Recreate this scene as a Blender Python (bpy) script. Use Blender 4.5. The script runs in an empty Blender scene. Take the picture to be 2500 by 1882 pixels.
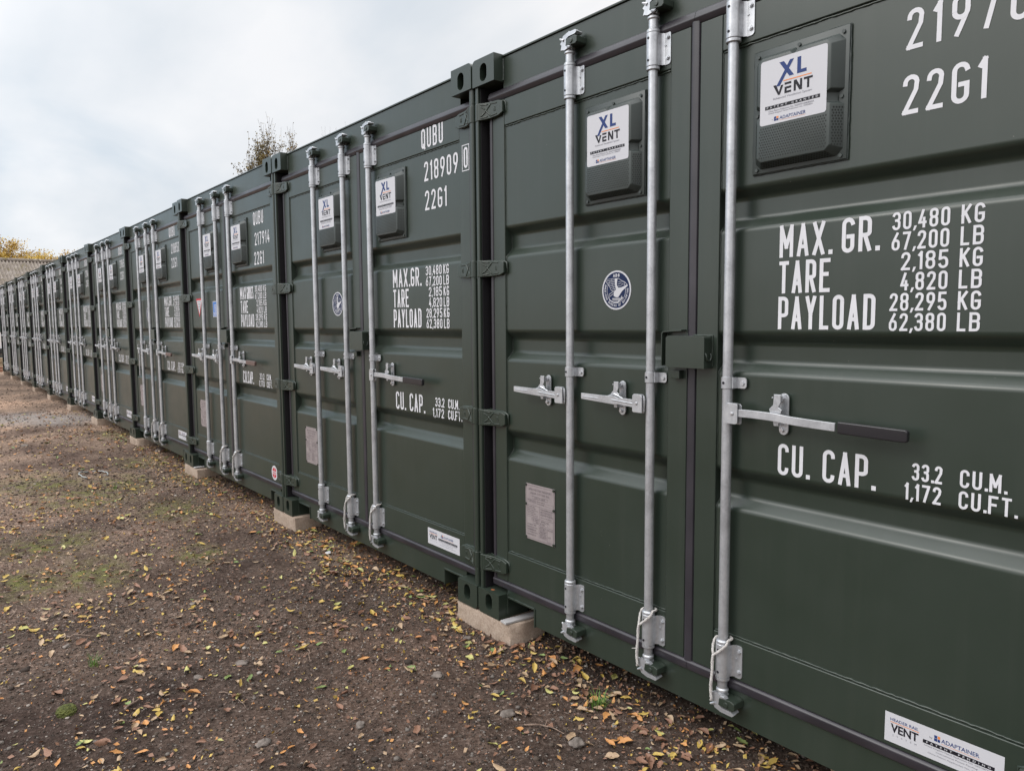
import bpy, bmesh, math, random
import numpy as np
from math import radians as R_, sin, cos, pi
from mathutils import Vector, Matrix

S = bpy.context.scene
COL = S.collection
# ------------------------------------------------------------------ camera
CAM = Vector((2.8508, -2.0727, 1.4055)); YAW, PITCH, ROLL = R_(51.187), R_(-4.941), R_(-0.44); FPX = 1811.24
FWD = Vector((-sin(YAW)*cos(PITCH), cos(YAW)*cos(PITCH), sin(PITCH)))
RT0 = Vector((cos(YAW), sin(YAW), 0)); UP0 = RT0.cross(FWD)
RT = RT0*cos(ROLL)+UP0*sin(ROLL); UP = -RT0*sin(ROLL)+UP0*cos(ROLL)
cam = bpy.data.objects.new('camera', bpy.data.cameras.new('camera')); COL.objects.link(cam)
M = Matrix((RT, UP, -FWD)).transposed().to_4x4(); M.translation = CAM
cam.matrix_world = M
cam.data.sensor_width = 36; cam.data.lens = FPX/2500*36
cam.data.clip_start = 0.05; cam.data.clip_end = 2000
S.camera = cam
S.view_settings.view_transform = 'Standard'; S.view_settings.look = 'None'
S.view_settings.exposure = 0.0; S.view_settings.gamma = 1
S.cycles.use_denoising = True
S.cycles.max_bounces = 6; S.cycles.diffuse_bounces = 3; S.cycles.glossy_bounces = 3
S.cycles.caustics_reflective = False; S.cycles.caustics_refractive = False

def gp(px, py, z=-0.1):
    """world point where the line of sight through photo pixel (2500 wide) meets height z"""
    d = FWD+RT*((px-1250)/FPX)-UP*((py-941)/FPX); t = (z-CAM.z)/d.z
    return CAM+d*t

GLOW, ZEN = 1.0, 2.9
# ------------------------------------------------------------------ world: overcast sky
SUN_EL, SUN_AZ = R_(36), R_(205)      # azimuth of the sun measured from +Y towards +X
W = bpy.data.worlds.new('World'); S.world = W; W.use_nodes = True
nt = W.node_tree; nt.nodes.clear(); N = nt.nodes.new; L = nt.links.new
out = N('ShaderNodeOutputWorld'); bg = N('ShaderNodeBackground'); L(bg.outputs[0], out.inputs[0])
sky = N('ShaderNodeTexSky'); sky.sky_type = 'NISHITA'; sky.sun_disc = False
sky.sun_elevation = SUN_EL; sky.sun_rotation = SUN_AZ
tc = N('ShaderNodeTexCoord'); sep = N('ShaderNodeSeparateXYZ'); L(tc.outputs['Generated'], sep.inputs[0])
def mth(op, a, b=None, c=None, clamp=False):
    n = N('ShaderNodeMath'); n.operation = op; n.use_clamp = clamp
    for i, v in enumerate((a, b, c)):
        if v is None: continue
        if hasattr(v, 'is_linked') or hasattr(v, 'links'): L(v, n.inputs[i])
        else: n.inputs[i].default_value = v
    return n.outputs[0]
zc = mth('ADD', mth('MAXIMUM', sep.outputs[2], 0.0), 0.22)
cx = mth('DIVIDE', sep.outputs[0], zc); cy = mth('DIVIDE', sep.outputs[1], zc)
comb = N('ShaderNodeCombineXYZ'); L(mth('MULTIPLY', cx, .55), comb.inputs[0]); L(cy, comb.inputs[1])
nz = N('ShaderNodeTexNoise'); L(comb.outputs[0], nz.inputs['Vector']); nz.inputs['Scale'].default_value = 0.9
nz.inputs['Detail'].default_value = 6; nz.inputs['Roughness'].default_value = .52; nz.inputs['Distortion'].default_value = .35
nz2 = N('ShaderNodeTexNoise'); L(comb.outputs[0], nz2.inputs['Vector']); nz2.inputs['Scale'].default_value = 2.6
nz2.inputs['Detail'].default_value = 5; nz2.inputs['Roughness'].default_value = .5
# clear patch of blue low in the west (-X)
dot = N('ShaderNodeVectorMath'); dot.operation = 'DOT_PRODUCT'; L(tc.outputs['Generated'], dot.inputs[0]); dot.inputs[1].default_value = (-.97, -.16, .18)
rb = N('ShaderNodeMapRange'); rb.interpolation_type = 'SMOOTHSTEP'; L(dot.outputs['Value'], rb.inputs[0])
rb.inputs[1].default_value = .50; rb.inputs[2].default_value = 1.0; rb.inputs[3].default_value = 0; rb.inputs[4].default_value = 1
rn = N('ShaderNodeMapRange'); rn.interpolation_type = 'SMOOTHSTEP'; L(nz.outputs[0], rn.inputs[0])
rn.inputs[1].default_value = .40; rn.inputs[2].default_value = .60; rn.inputs[3].default_value = 1.0; rn.inputs[4].default_value = .28
blue = mth('MULTIPLY', rb.outputs[0], rn.outputs[0])
clr = N('ShaderNodeValToRGB'); L(nz2.outputs[0], clr.inputs[0])
clr.color_ramp.elements[0].position = .31; clr.color_ramp.elements[0].color = (.82, .84, .87, 1)
clr.color_ramp.elements[1].position = .64; clr.color_ramp.elements[1].color = (1.03, 1.01, 1.01, 1)
skm = N('ShaderNodeMix'); skm.data_type = 'RGBA'; skm.blend_type = 'ADD'; skm.inputs[0].default_value = 1
sks = N('ShaderNodeMix'); sks.data_type = 'RGBA'; sks.blend_type = 'MULTIPLY'; sks.inputs[0].default_value = 1
L(sky.outputs[0], sks.inputs[6]); sks.inputs[7].default_value = (.014, .014, .014, 1)
L(sks.outputs[2], skm.inputs[6]); skm.inputs[7].default_value = (.44, .55, .65, 1)
mx = N('ShaderNodeMix'); mx.data_type = 'RGBA'; L(blue, mx.inputs[0]); L(clr.outputs[0], mx.inputs[6]); L(skm.outputs[2], mx.inputs[7])
# the horizon opposite the row is darker (land below the cloud)
L(mx.outputs[2], bg.inputs[0])
SDV = (sin(SUN_AZ)*cos(SUN_EL), cos(SUN_AZ)*cos(SUN_EL), sin(SUN_EL))
dg = N('ShaderNodeVectorMath'); dg.operation = 'DOT_PRODUCT'; L(tc.outputs['Generated'], dg.inputs[0]); dg.inputs[1].default_value = SDV
glow = mth('MULTIPLY', mth('POWER', mth('MAXIMUM', dg.outputs['Value'], 0.0), 2.6), GLOW)
zen = N('ShaderNodeMapRange'); zen.interpolation_type = 'SMOOTHSTEP'; L(sep.outputs[2], zen.inputs[0]); zen.inputs[1].default_value = .42; zen.inputs[2].default_value = .95; zen.inputs[3].default_value = 1.0; zen.inputs[4].default_value = ZEN
L(mth('ADD', zen.outputs[0], glow), bg.inputs[1])

sun = bpy.data.objects.new('sun', bpy.data.lights.new('sun', 'SUN')); COL.objects.link(sun)
sun.data.energy = 0.85; sun.data.angle = R_(22); sun.data.color = (1, .96, .9)
sd = Vector((sin(SUN_AZ)*cos(SUN_EL), cos(SUN_AZ)*cos(SUN_EL), sin(SUN_EL)))
sun.rotation_euler = sd.to_track_quat('Z', 'Y').to_euler(); sun.location = (0, -6, 8)

# ------------------------------------------------------------------ materials
def mat(name, col, rough=.5, metal=0.0, spec=.5, build=None):
    m = bpy.data.materials.new(name); m.use_nodes = True; nt = m.node_tree
    b = nt.nodes['Principled BSDF']
    b.inputs['Base Color'].default_value = (*col, 1); b.inputs['Roughness'].default_value = rough
    b.inputs['Metallic'].default_value = metal; b.inputs['Specular IOR Level'].default_value = spec
    if build: build(nt, b)
    return m
def noise(nt, scale, detail=4, rough=.5, coord='Object', vec=None, dist=0):
    n = nt.nodes.new('ShaderNodeTexNoise'); n.inputs['Scale'].default_value = scale
    n.inputs['Detail'].default_value = detail; n.inputs['Roughness'].default_value = rough; n.inputs['Distortion'].default_value = dist
    if vec is None:
        t = nt.nodes.new('ShaderNodeTexCoord'); vec = t.outputs[coord]
    nt.links.new(vec, n.inputs['Vector']); return n
def ramp(nt, fac, stops):
    r = nt.nodes.new('ShaderNodeValToRGB'); nt.links.new(fac, r.inputs[0]); e = r.color_ramp.elements
    while len(e) < len(stops): e.new(.5)
    for i, (p, c) in enumerate(stops):
        e[i].position = p; e[i].color = (*c, 1) if len(c) == 3 else c
    return r
def bump(nt, b, h, strength, dist=.001, prev=None):
    n = nt.nodes.new('ShaderNodeBump'); n.inputs['Strength'].default_value = strength; n.inputs['Distance'].default_value = dist
    nt.links.new(h, n.inputs['Height'])
    if prev is not None: nt.links.new(prev.outputs[0], n.inputs['Normal'])
    nt.links.new(n.outputs[0], b.inputs['Normal']); return n
def var(stops, scale, detail=4, bmp=0, bscale=60, bd=.001, rr=None):
    def f(nt, b):
        n = noise(nt, scale, detail); r = ramp(nt, n.outputs[0], stops); nt.links.new(r.outputs[0], b.inputs['Base Color'])
        if rr:
            q = nt.nodes.new('ShaderNodeMapRange'); nt.links.new(n.outputs[0], q.inputs[0]); q.inputs[1].default_value = .3; q.inputs[2].default_value = .7
            q.inputs[3].default_value = rr[0]; q.inputs[4].default_value = rr[1]; nt.links.new(q.outputs[0], b.inputs['Roughness'])
        if bmp: bump(nt, b, noise(nt, bscale, 3).outputs[0], bmp, bd)
    return f
def paint_build(nt, b):
    # slightly uneven sprayed paint: tone, gloss and orange peel, thin dust streaks
    n = noise(nt, 1.7, 5, .6); r = ramp(nt, n.outputs[0], [(.3, (.020, .031, .022)), (.7, (.028, .039, .030))])
    t = nt.nodes.new('ShaderNodeTexCoord'); mp = nt.nodes.new('ShaderNodeMapping'); nt.links.new(t.outputs['Object'], mp.inputs[0]); mp.inputs['Scale'].default_value = (26, 26, 1.1)
    st = noise(nt, 1.0, 6, .6, vec=mp.outputs[0]); sr = ramp(nt, st.outputs[0], [(.50, (0, 0, 0)), (.85, (1, 1, 1))])
    m = nt.nodes.new('ShaderNodeMix'); m.data_type = 'RGBA'; nt.links.new(r.outputs[0], m.inputs[6]); m.inputs[7].default_value = (.075, .078, .068, 1)
    mm = nt.nodes.new('ShaderNodeMath'); mm.operation = 'MULTIPLY'; nt.links.new(sr.outputs[0], mm.inputs[0]); mm.inputs[1].default_value = .13; nt.links.new(mm.outputs[0], m.inputs[0])
    # pin-prick chips and dust specks
    v = nt.nodes.new('ShaderNodeTexVoronoi'); v.inputs['Scale'].default_value = 22; nt.links.new(t.outputs['Object'], v.inputs['Vector'])
    sp = ramp(nt, v.outputs['Distance'], [(.022, (1, 1, 1)), (.034, (0, 0, 0))])
    gate = noise(nt, 6, 2); gr = ramp(nt, gate.outputs[0], [(.58, (0, 0, 0)), (.62, (1, 1, 1))])
    g2 = nt.nodes.new('ShaderNodeMath'); g2.operation = 'MULTIPLY'; nt.links.new(sp.outputs[0], g2.inputs[0]); nt.links.new(gr.outputs[0], g2.inputs[1])
    m2 = nt.nodes.new('ShaderNodeMix'); m2.data_type = 'RGBA'; nt.links.new(g2.outputs[0], m2.inputs[0]); nt.links.new(m.outputs[2], m2.inputs[6]); m2.inputs[7].default_value = (.22, .21, .19, 1)
    nt.links.new(m2.outputs[2], b.inputs['Base Color'])
    q = nt.nodes.new('ShaderNodeMapRange'); nt.links.new(noise(nt, 5, 5).outputs[0], q.inputs[0]); q.inputs[1].default_value = .3; q.inputs[2].default_value = .7
    q.inputs[3].default_value = .28; q.inputs[4].default_value = .37; nt.links.new(q.outputs[0], b.inputs['Roughness'])
    b.inputs['Specular IOR Level'].default_value = .55; b.inputs['Sheen Weight'].default_value = .03; b.inputs['Sheen Roughness'].default_value = .45; b.inputs['Sheen Tint'].default_value = (1, .95, .88, 1)
    p = bump(nt, b, noise(nt, 2.2, 2).outputs[0], .10, .02)
    bump(nt, b, noise(nt, 420, 2).outputs[0], .10, .0006, p)
MAT = {}
MAT['paint'] = mat('green_container_paint', (.03, .04, .032), .38, build=paint_build)
MAT['dark'] = mat('dark_cavity_shade', (.010, .013, .011), .7)  # near-black: shade put into cavities and holes; also colours the underframe
MAT['rubber'] = mat('black_rubber_seal', (.04, .037, .045), .36, build=var([(.3, (.022, .020, .025)), (.75, (.040, .036, .044))], 7, 5, .15, 180, .0008))
MAT['seal'] = mat('black_gap_shade', (.012, .011, .013), .7, spec=.3)  # near-black colour standing for the shade inside the hinge pocket
def galv(nt, b):
    v = nt.nodes.new('ShaderNodeTexVoronoi'); v.inputs['Scale'].default_value = 130
    t = nt.nodes.new('ShaderNodeTexCoord'); nt.links.new(t.outputs['Object'], v.inputs['Vector'])
    n = noise(nt, 9, 6, .65)
    a = nt.nodes.new('ShaderNodeMix'); a.data_type = 'FLOAT'; a.inputs[0].default_value = .86; nt.links.new(v.outputs['Color'], a.inputs[2]); nt.links.new(n.outputs[0], a.inputs[3])
    r = ramp(nt, a.outputs[0], [(.28, (.36, .37, .39)), (.52, (.52, .535, .56)), (.8, (.66, .665, .68))]); nt.links.new(r.outputs[0], b.inputs['Base Color'])
    q = nt.nodes.new('ShaderNodeMapRange'); nt.links.new(n.outputs[0], q.inputs[0]); q.inputs[3].default_value = .24; q.inputs[4].default_value = .48; nt.links.new(q.outputs[0], b.inputs['Roughness'])
    bump(nt, b, noise(nt, 260, 4, .7).outputs[0], .22, .0007)
MAT['galv'] = mat('galvanised_steel', (.5, .5, .52), .45, .6, build=galv)
MAT['bright'] = mat('bright_zinc_plated_steel', (.62, .62, .64), .3, .7)
MAT['grip'] = mat('black_vinyl_grip', (.018, .017, .02), .28)
MAT['grip_brown'] = mat('brown_vinyl_grip', (.12, .075, .065), .4)
MAT['white'] = mat('white_stencil_paint', (.64, .64, .67), .5, spec=.4, build=var([(.3, (.61, .61, .64)), (.7, (.67, .67, .70))], 14))
MAT['label'] = mat('white_vinyl_label', (.54, .54, .57), .4, spec=.3)
MAT['navy'] = mat('navy_ink', (.006, .016, .060), .4, spec=.22)
MAT['blue'] = mat('blue_ink', (.022, .045, .16), .4, spec=.22)
MAT['lblue'] = mat('light_blue_ink', (.05, .17, .50), .4, spec=.22)
MAT['orange'] = mat('orange_ink', (.70, .22, .05), .4)
MAT['black'] = mat('black_ink', (.015, .015, .02), .45, spec=.22)
MAT['grey'] = mat('grey_ink', (.16, .16, .19), .45, spec=.22)
MAT['red'] = mat('red_ink', (.50, .02, .035), .4, spec=.22)
MAT['plate'] = mat('etched_aluminium_plate', (.34, .30, .30), .42, .35, build=var([(.3, (.34, .295, .30)), (.7, (.41, .36, .36))], 30))
MAT['plateink'] = mat('plate_etching', (.09, .075, .085), .5)
MAT['vent'] = mat('green_plastic_vent', (.035, .045, .042), .42, build=var([(.3, (.032, .042, .039)), (.7, (.04, .05, .047))], 12, 3, .15, 300, .0005))
MAT['rope'] = mat('white_polypropylene_rope', (.55, .52, .50), .7, build=var([(.3, (.44, .41, .39)), (.7, (.62, .60, .58))], 60))
def conc(nt, b):
    n = noise(nt, 7, 6, .6); n2 = noise(nt, 130, 3, .7)
    a = nt.nodes.new('ShaderNodeMix'); a.data_type = 'FLOAT'; a.inputs[0].default_value = .55; nt.links.new(n.outputs[0], a.inputs[2]); nt.links.new(n2.outputs[0], a.inputs[3])
    r = ramp(nt, a.outputs[0], [(.3, (.19, .14, .105)), (.5, (.36, .28, .22)), (.72, (.52, .43, .355))]); nt.links.new(r.outputs[0], b.inputs['Base Color'])
    p = bump(nt, b, n2.outputs[0], .7, .004); bump(nt, b, noise(nt, 30, 5).outputs[0], .4, .006, p)
MAT['concrete'] = mat('concrete_block', (.35, .3, .25), .95, spec=.2, build=conc)
MAT['rust'] = mat('rust_spot', (.30, .10, .03), .9)
MAT['packer'] = mat('white_plastic_packer', (.42, .41, .41), .5)

# ------------------------------------------------------------------ mesh builder
class MB:
    def __init__(s): s.v = []; s.f = []; s.m = []
    def add(s, vs, fs, mi=0):
        o = len(s.v); s.v += [tuple(v) for v in vs]; s.f += [tuple(o+i for i in f) for f in fs]; s.m += [mi]*len(fs)
    def box(s, x0, x1, y0, y1, z0, z1, mi=0):
        v = [(x, y, z) for z in (z0, z1) for y in (y0, y1) for x in (x0, x1)]
        s.add(v, [(0, 2, 3, 1), (4, 5, 7, 6), (0, 1, 5, 4), (2, 6, 7, 3), (0, 4, 6, 2), (1, 3, 7, 5)], mi)
    def prism(s, poly, y0, y1, mi=0):
        """polygon of (x,z) extruded in y"""
        n = len(poly); a = sum(poly[i][0]*poly[(i+1) % n][1]-poly[(i+1) % n][0]*poly[i][1] for i in range(n))
        if a < 0: poly = poly[::-1]
        v = [(x, y0, z) for x, z in poly]+[(x, y1, z) for x, z in poly]
        s.add(v, [tuple(range(n)), tuple(range(2*n-1, n-1, -1))]+[((i+1) % n, i, n+i, n+(i+1) % n) for i in range(n)], mi)
    def prismz(s, poly, z0, z1, mi=0):
        n = len(poly); a = sum(poly[i][0]*poly[(i+1) % n][1]-poly[(i+1) % n][0]*poly[i][1] for i in range(n))
        if a < 0: poly = poly[::-1]
        v = [(x, y, z0) for x, y in poly]+[(x, y, z1) for x, y in poly]
        s.add(v, [tuple(range(n-1, -1, -1)), tuple(range(n, 2*n))]+[(i, (i+1) % n, n+(i+1) % n, n+i) for i in range(n)], mi)
    def ring(s, path, radii, n=12, mi=0, cap=True, up=Vector((0, 0, 1))):
        path = [Vector(p) for p in path]; k = len(path); vs = []; prev = None
        if not hasattr(radii, '__len__'): radii = [radii]*k
        for i, p in enumerate(path):
            t = (path[min(i+1, k-1)]-path[max(i-1, 0)]).normalized()
            if prev is None: a = t.orthogonal().normalized()
            else: a = (prev-t*prev.dot(t)).normalized()
            prev = a; b = t.cross(a)
            vs += [p+(a*cos(2*pi*j/n)+b*sin(2*pi*j/n))*radii[i] for j in range(n)]
        fs = [(i*n+j, i*n+(j+1) % n, (i+1)*n+(j+1) % n, (i+1)*n+j) for i in range(k-1) for j in range(n)]
        if cap: fs += [tuple(range(n-1, -1, -1)), tuple(range((k-1)*n, k*n))]
        s.add(vs, fs, mi)
    def lathe(s, x, y, prof, n=18, mi=0):
        """prof: (z, r) going up, axis vertical at (x,y)"""
        vs = [(x+r*cos(2*pi*j/n), y+r*sin(2*pi*j/n), z) for z, r in prof for j in range(n)]; k = len(prof)
        s.add(vs, [(i*n+j, i*n+(j+1) % n, (i+1)*n+(j+1) % n, (i+1)*n+j) for i in range(k-1) for j in range(n)]+[tuple(range(n-1, -1, -1)), tuple(range((k-1)*n, k*n))], mi)
    def disc(s, x, y0, y1, z, r, n=14, mi=0, rz=None):
        rz = rz or r; s.prism([(x+r*cos(2*pi*j/n), z+rz*sin(2*pi*j/n)) for j in range(n)], y0, y1, mi)
    def mesh(s, name, mats, bevel=0, ang=32, seg=2, wn=False):
        me = bpy.data.meshes.new(name); me.from_pydata(s.v, [], s.f)
        for m in mats: me.materials.append(MAT[m] if isinstance(m, str) else m)
        me.polygons.foreach_set('material_index', s.m); me.update()
        if bevel:
            bm = bmesh.new(); bm.from_mesh(me)
            es = [e for e in bm.edges if len(e.link_faces) == 2 and e.calc_face_angle(0) > R_(35)]
            bmesh.ops.bevel(bm, geom=es, offset=bevel, segments=seg, profile=.5, affect='EDGES', clamp_overlap=True)
            bm.to_mesh(me); bm.free()
        if len(me.polygons):
            me.polygons.foreach_set('use_smooth', [True]*len(me.polygons))
            if bevel or wn:
                nv = len(me.vertices); acc = np.zeros((nv, 3)); pn = np.zeros(len(me.polygons)*3); me.polygons.foreach_get('normal', pn); pn = pn.reshape(-1, 3)
                pa = np.zeros(len(me.polygons)); me.polygons.foreach_get('area', pa); lt = np.zeros(len(me.polygons), np.int32); me.polygons.foreach_get('loop_total', lt)
                lv = np.zeros(len(me.loops), np.int32); me.loops.foreach_get('vertex_index', lv); np.add.at(acc, lv, np.repeat(pn*(pa[:, None]+1e-12), lt, 0))
                ln_ = np.linalg.norm(acc, axis=1); acc[ln_ < 1e-14] = (0, 0, 1); acc /= np.maximum(np.linalg.norm(acc, axis=1), 1e-14)[:, None]
                me.normals_split_custom_set_from_vertices(acc.tolist())
            else: me.set_sharp_from_angle(angle=R_(ang))
        return me
    def build(s, name, mats, parent=None, bevel=0, ang=32, loc=None, seg=2, wn=False):
        o = bpy.data.objects.new(name, s.mesh(name, mats, bevel, ang, seg, wn)); COL.objects.link(o)
        if parent: o.parent = parent
        if loc: o.location = loc
        return o
def tag(o, label=None, cat=None, group=None, kind=None):
    if label: o['label'] = label
    if cat: o['category'] = cat
    if group: o['group'] = group
    if kind: o['kind'] = kind
    return o
def empty(name, loc=(0, 0, 0), parent=None):
    o = bpy.data.objects.new(name, None); COL.objects.link(o); o.location = loc; o.empty_display_size = .2
    if parent: o.parent = parent
    return o
def copy_tree(o, parent=None):
    c = o.copy(); COL.objects.link(c); c.parent = parent
    for ch in KIDS.get(o.name, ()): copy_tree(ch, c)
    return c
KIDS = {}
def index_kids():
    KIDS.clear()
    for o in S.objects:
        if o.parent: KIDS.setdefault(o.parent.name, []).append(o)

# ------------------------------------------------------------------ stencil letters (stroke font) and small print
def arc(cx_, cy_, rx, ry, a0, a1, n=8):
    return [(cx_+rx*cos(R_(a0+(a1-a0)*i/n)), cy_+ry*sin(R_(a0+(a1-a0)*i/n))) for i in range(n+1)]
ADV = {'1': .5, '.': .12, ',': .16, ' ': 1.0, 'I': .02, 'M': 1.2, 'W': 1.35, 'L': .85}
def glyph(c, w, h):
    r = w/2; q = min(r, h*.32)
    def loop(y0, y1, rr=None):
        rr = rr or q; return arc(w-rr, y1-rr, rr, rr, 0, 90, 5)+arc(rr, y1-rr, rr, rr, 90, 180, 5)+arc(rr, y0+rr, rr, rr, 180, 270, 5)+arc(w-rr, y0+rr, rr, rr, 270, 360, 5)
    if c in 'O0': return [(loop(0, h), 1)]
    if c == '1': return [([(0, h*.84), (w, h), (w, 0)], 0)]
    if c == 'I': return [([(w/2, 0), (w/2, h)], 0)]
    if c == '2': return [(arc(r, h-r, r, r, 185, -20, 9)+[(w*.93, h*.62), (0, 0), (w, 0)], 0)]
    if c == '3': return [(arc(r, h-r*1.0, r, r, 165, 0, 7)+[(w, h*.66), (w*.8, h*.56), (w*.42, h*.54)], 0), ([(w*.62, h*.535), (w*.85, h*.5), (w, h*.4)]+arc(r, r, r, r, 0, -170, 8), 0)]
    if c == '4': return [([(w*.58, h), (0, h*.27), (w, h*.27)], 0), ([(w*.76, h*.52), (w*.76, 0)], 0)]
    if c == '5': return [([(w*.95, h), (w*.08, h), (w*.03, h*.52)]+arc(r, h*.34, r, h*.24, 125, 0, 6)+arc(r, r, r, r, 0, -165, 8), 0)]
    if c in '69':
        p = [(w*.74, h), (w*.50, h*.82), (w*.22, h*.60), (w*.05, h*.46), (0, h*.36)]; l_ = loop(0, h*.56, r*.98)
        fl_ = (lambda P_: P_) if c == '6' else (lambda P_: [(w-x, h-y) for x, y in P_])
        return [(fl_(p), 0), (fl_(l_), 1)]
    if c == '7': return [([(0, h), (w, h), (w*.3, 0)], 0)]
    if c == '8': return [(loop(h*.54, h, r*.9), 1), (loop(0, h*.54, r*.98), 1)]
    if c == 'A': return [([(0, 0), (w/2, h), (w, 0)], 0), ([(w*.2, h*.27), (w*.8, h*.27)], 0)]
    if c == 'B': return [([(w*.5, h*.54), (0, h*.54), (0, h), (w*.55, h)]+arc(w-q*.8, h-q*.9, q*.8, q*.9, 90, 0, 4)+[(w, h*.66), (w*.85, h*.54)], 0), ([(0, h*.54), (0, 0), (w*.6, 0)]+arc(w-q*.8, q*.9, q*.8, q*.9, -90, 0, 4)+[(w, h*.42), (w*.85, h*.54), (w*.3, h*.54)], 0)]
    if c == 'C': return [(arc(r, h-r, r, r, -5, 180, 9)+arc(r, r, r, r, 180, 365, 9), 0)]
    if c == 'D': return [([(0, 0), (0, h), (w-q, h)]+arc(w-q, h-q, q, q, 90, 0, 4)+arc(w-q, q, q, q, 0, -90, 4), 1)]
    if c == 'E': return [([(w, h), (0, h), (0, 0), (w, 0)], 0), ([(0, h*.54), (w*.8, h*.54)], 0)]
    if c == 'F': return [([(w, h), (0, h), (0, 0)], 0), ([(0, h*.52), (w*.8, h*.52)], 0)]
    if c == 'G': return [(arc(r, h-r, r, r, 10, 180, 9)+arc(r, r, r, r, 180, 360, 9)+[(w, h*.46), (w*.5, h*.46)], 0)]
    if c == 'H': return [([(0, 0), (0, h)], 0), ([(w, 0), (w, h)], 0), ([(0, h*.52), (w, h*.52)], 0)]
    if c == 'K': return [([(0, 0), (0, h)], 0), ([(w, h), (0, h*.4)], 0), ([(w*.32, h*.6), (w, 0)], 0)]
    if c == 'L': return [([(0, h), (0, 0), (w, 0)], 0)]
    if c == 'M': return [([(0, 0), (0, h), (w/2, h*.3), (w, h), (w, 0)], 0)]
    if c == 'N': return [([(0, 0), (0, h), (w, 0), (w, h)], 0)]
    if c == 'P': return [([(0, 0), (0, h), (w-q, h)]+arc(w-q, h-q, q, q, 90, 0, 4)+arc(w-q, h*.42+q*.6, q, q*.6, 0, -90, 4)+[(0, h*.42)], 0)]
    if c == 'R': return [([(0, 0), (0, h), (w-q, h)]+arc(w-q, h-q, q, q, 90, 0, 4)+arc(w-q, h*.46+q*.6, q, q*.6, 0, -90, 4)+[(0, h*.46)], 0), ([(w*.5, h*.46), (w, 0)], 0)]
    if c == 'Q': return [(loop(0, h), 1), ([(w*.6, h*.16), (w*1.05, -h*.06)], 0)]
    if c == 'S': return [(arc(r, h-r, r, r, 10, 180, 7)+[(0, h*.64), (w*.2, h*.54), (w*.8, h*.46), (w, h*.36)]+arc(r, r, r, r, 0, -170, 7), 0)]
    if c == 'T': return [([(0, h), (w, h)], 0), ([(w/2, h), (w/2, 0)], 0)]
    if c == 'U': return [([(0, h)]+arc(r, r, r, r, 180, 360, 9)+[(w, h)], 0)]
    if c == 'V': return [([(0, h), (w/2, 0), (w, h)], 0)]
    if c == 'W': return [([(0, h), (w*.25, 0), (w*.5, h*.8), (w*.75, 0), (w, h)], 0)]
    if c == 'X': return [([(0, 0), (w, h)], 0), ([(0, h), (w, 0)], 0)]
    if c == 'Y': return [([(0, h), (w/2, h*.46), (w, h)], 0), ([(w/2, h*.46), (w/2, 0)], 0)]
    return []
def ribbon(mb, pts, closed, st, place, lay, mi):
    # sharp corners are cut into separate strokes, each a hair above the last, so nothing overlaps in one plane
    if closed: pts = list(pts)+[pts[0]]
    pts = [p for i, p in enumerate(pts) if i == 0 or math.hypot(p[0]-pts[i-1][0], p[1]-pts[i-1][1]) > 1e-7]
    runs = [[pts[0]]]
    for i in range(1, len(pts)):
        runs[-1].append(pts[i])
        if i < len(pts)-1:
            a1 = math.atan2(pts[i][1]-pts[i-1][1], pts[i][0]-pts[i-1][0]); a2 = math.atan2(pts[i+1][1]-pts[i][1], pts[i+1][0]-pts[i][0])
            if abs((a2-a1+pi) % (2*pi)-pi) > R_(50): runs.append([pts[i]])
    for k, rn_ in enumerate(runs): _ribbon(mb, rn_, False, st, place, lay+k*.4, mi, closed and len(runs) == 1)
def _ribbon(mb, pts, closed, st, place, lay, mi, butt=False):
    n = len(pts); P = [Vector((p[0], p[1])) for p in pts]; out_ = []
    for i in range(n):
        a = P[(i-1) % n] if (closed or i > 0) else None; b = P[(i+1) % n] if (closed or i < n-1) else None
        d1 = (P[i]-a).normalized() if a is not None and (P[i]-a).length > 1e-9 else None
        d2 = (b-P[i]).normalized() if b is not None and (b-P[i]).length > 1e-9 else None
        if d1 is None: d1 = d2
        if d2 is None: d2 = d1
        n1 = Vector((-d1.y, d1.x)); n2 = Vector((-d2.y, d2.x)); m_ = n1+n2
        if m_.length < .3: m_ = n1
        else: m_ = m_.normalized(); m_ = m_/max(.42, m_.dot(n1))
        off = Vector((0, 0))
        if not closed and i == 0 and not butt: off = -d2*st*.45
        if not closed and i == n-1 and not butt: off = d1*st*.45
        out_.append((P[i]+off+m_*st/2, P[i]+off-m_*st/2))
    vs = [place(q.x, q.y, lay) for pr in out_ for q in pr]
    k = n if closed else n-1
    mb.add(vs, [(2*i, 2*i+1, (2*((i+1) % n))+1, 2*((i+1) % n)) for i in range(k)], mi)
def stencil(mb, s_, x0, x1, z0, h, st, y, gap=.32, mi=0):
    tot = sum(ADV.get(c, 1.0) for c in s_)+gap*(len(s_)-1)
    u = (x1-x0)/tot
    # solve so that outer stroke edges fill x0..x1
    x = x0+st/2; g = gap*u; k = (x1-x0-g*(len(s_)-1)-len(s_)*0)/sum(ADV.get(c, 1.0) for c in s_)
    for ci, c in enumerate(s_):
        wa = ADV.get(c, 1.0)*k; w = max(wa-st, st*.05)
        if c == '.': mb.add([(x-st*.55, y, z0), (x+st*.55, y, z0), (x+st*.55, y, z0+st*1.15), (x-st*.55, y, z0+st*1.15)], [(0, 1, 2, 3)], mi)
        elif c == ',': mb.add([(x-st*.9, y, z0-st*.75), (x-st*.15, y, z0-st*.75), (x+st*.6, y, z0+st*1.15), (x-st*.35, y, z0+st*1.15)], [(0, 1, 2, 3)], mi)
        else:
            for li, (pts, cl) in enumerate(glyph(c, w, h-st)):
                ribbon(mb, pts, cl, st, lambda a, b, l: (x+a, y-l*.00025, z0+st/2+b), li, mi)
        x += wa+g
_fc = {}
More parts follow.
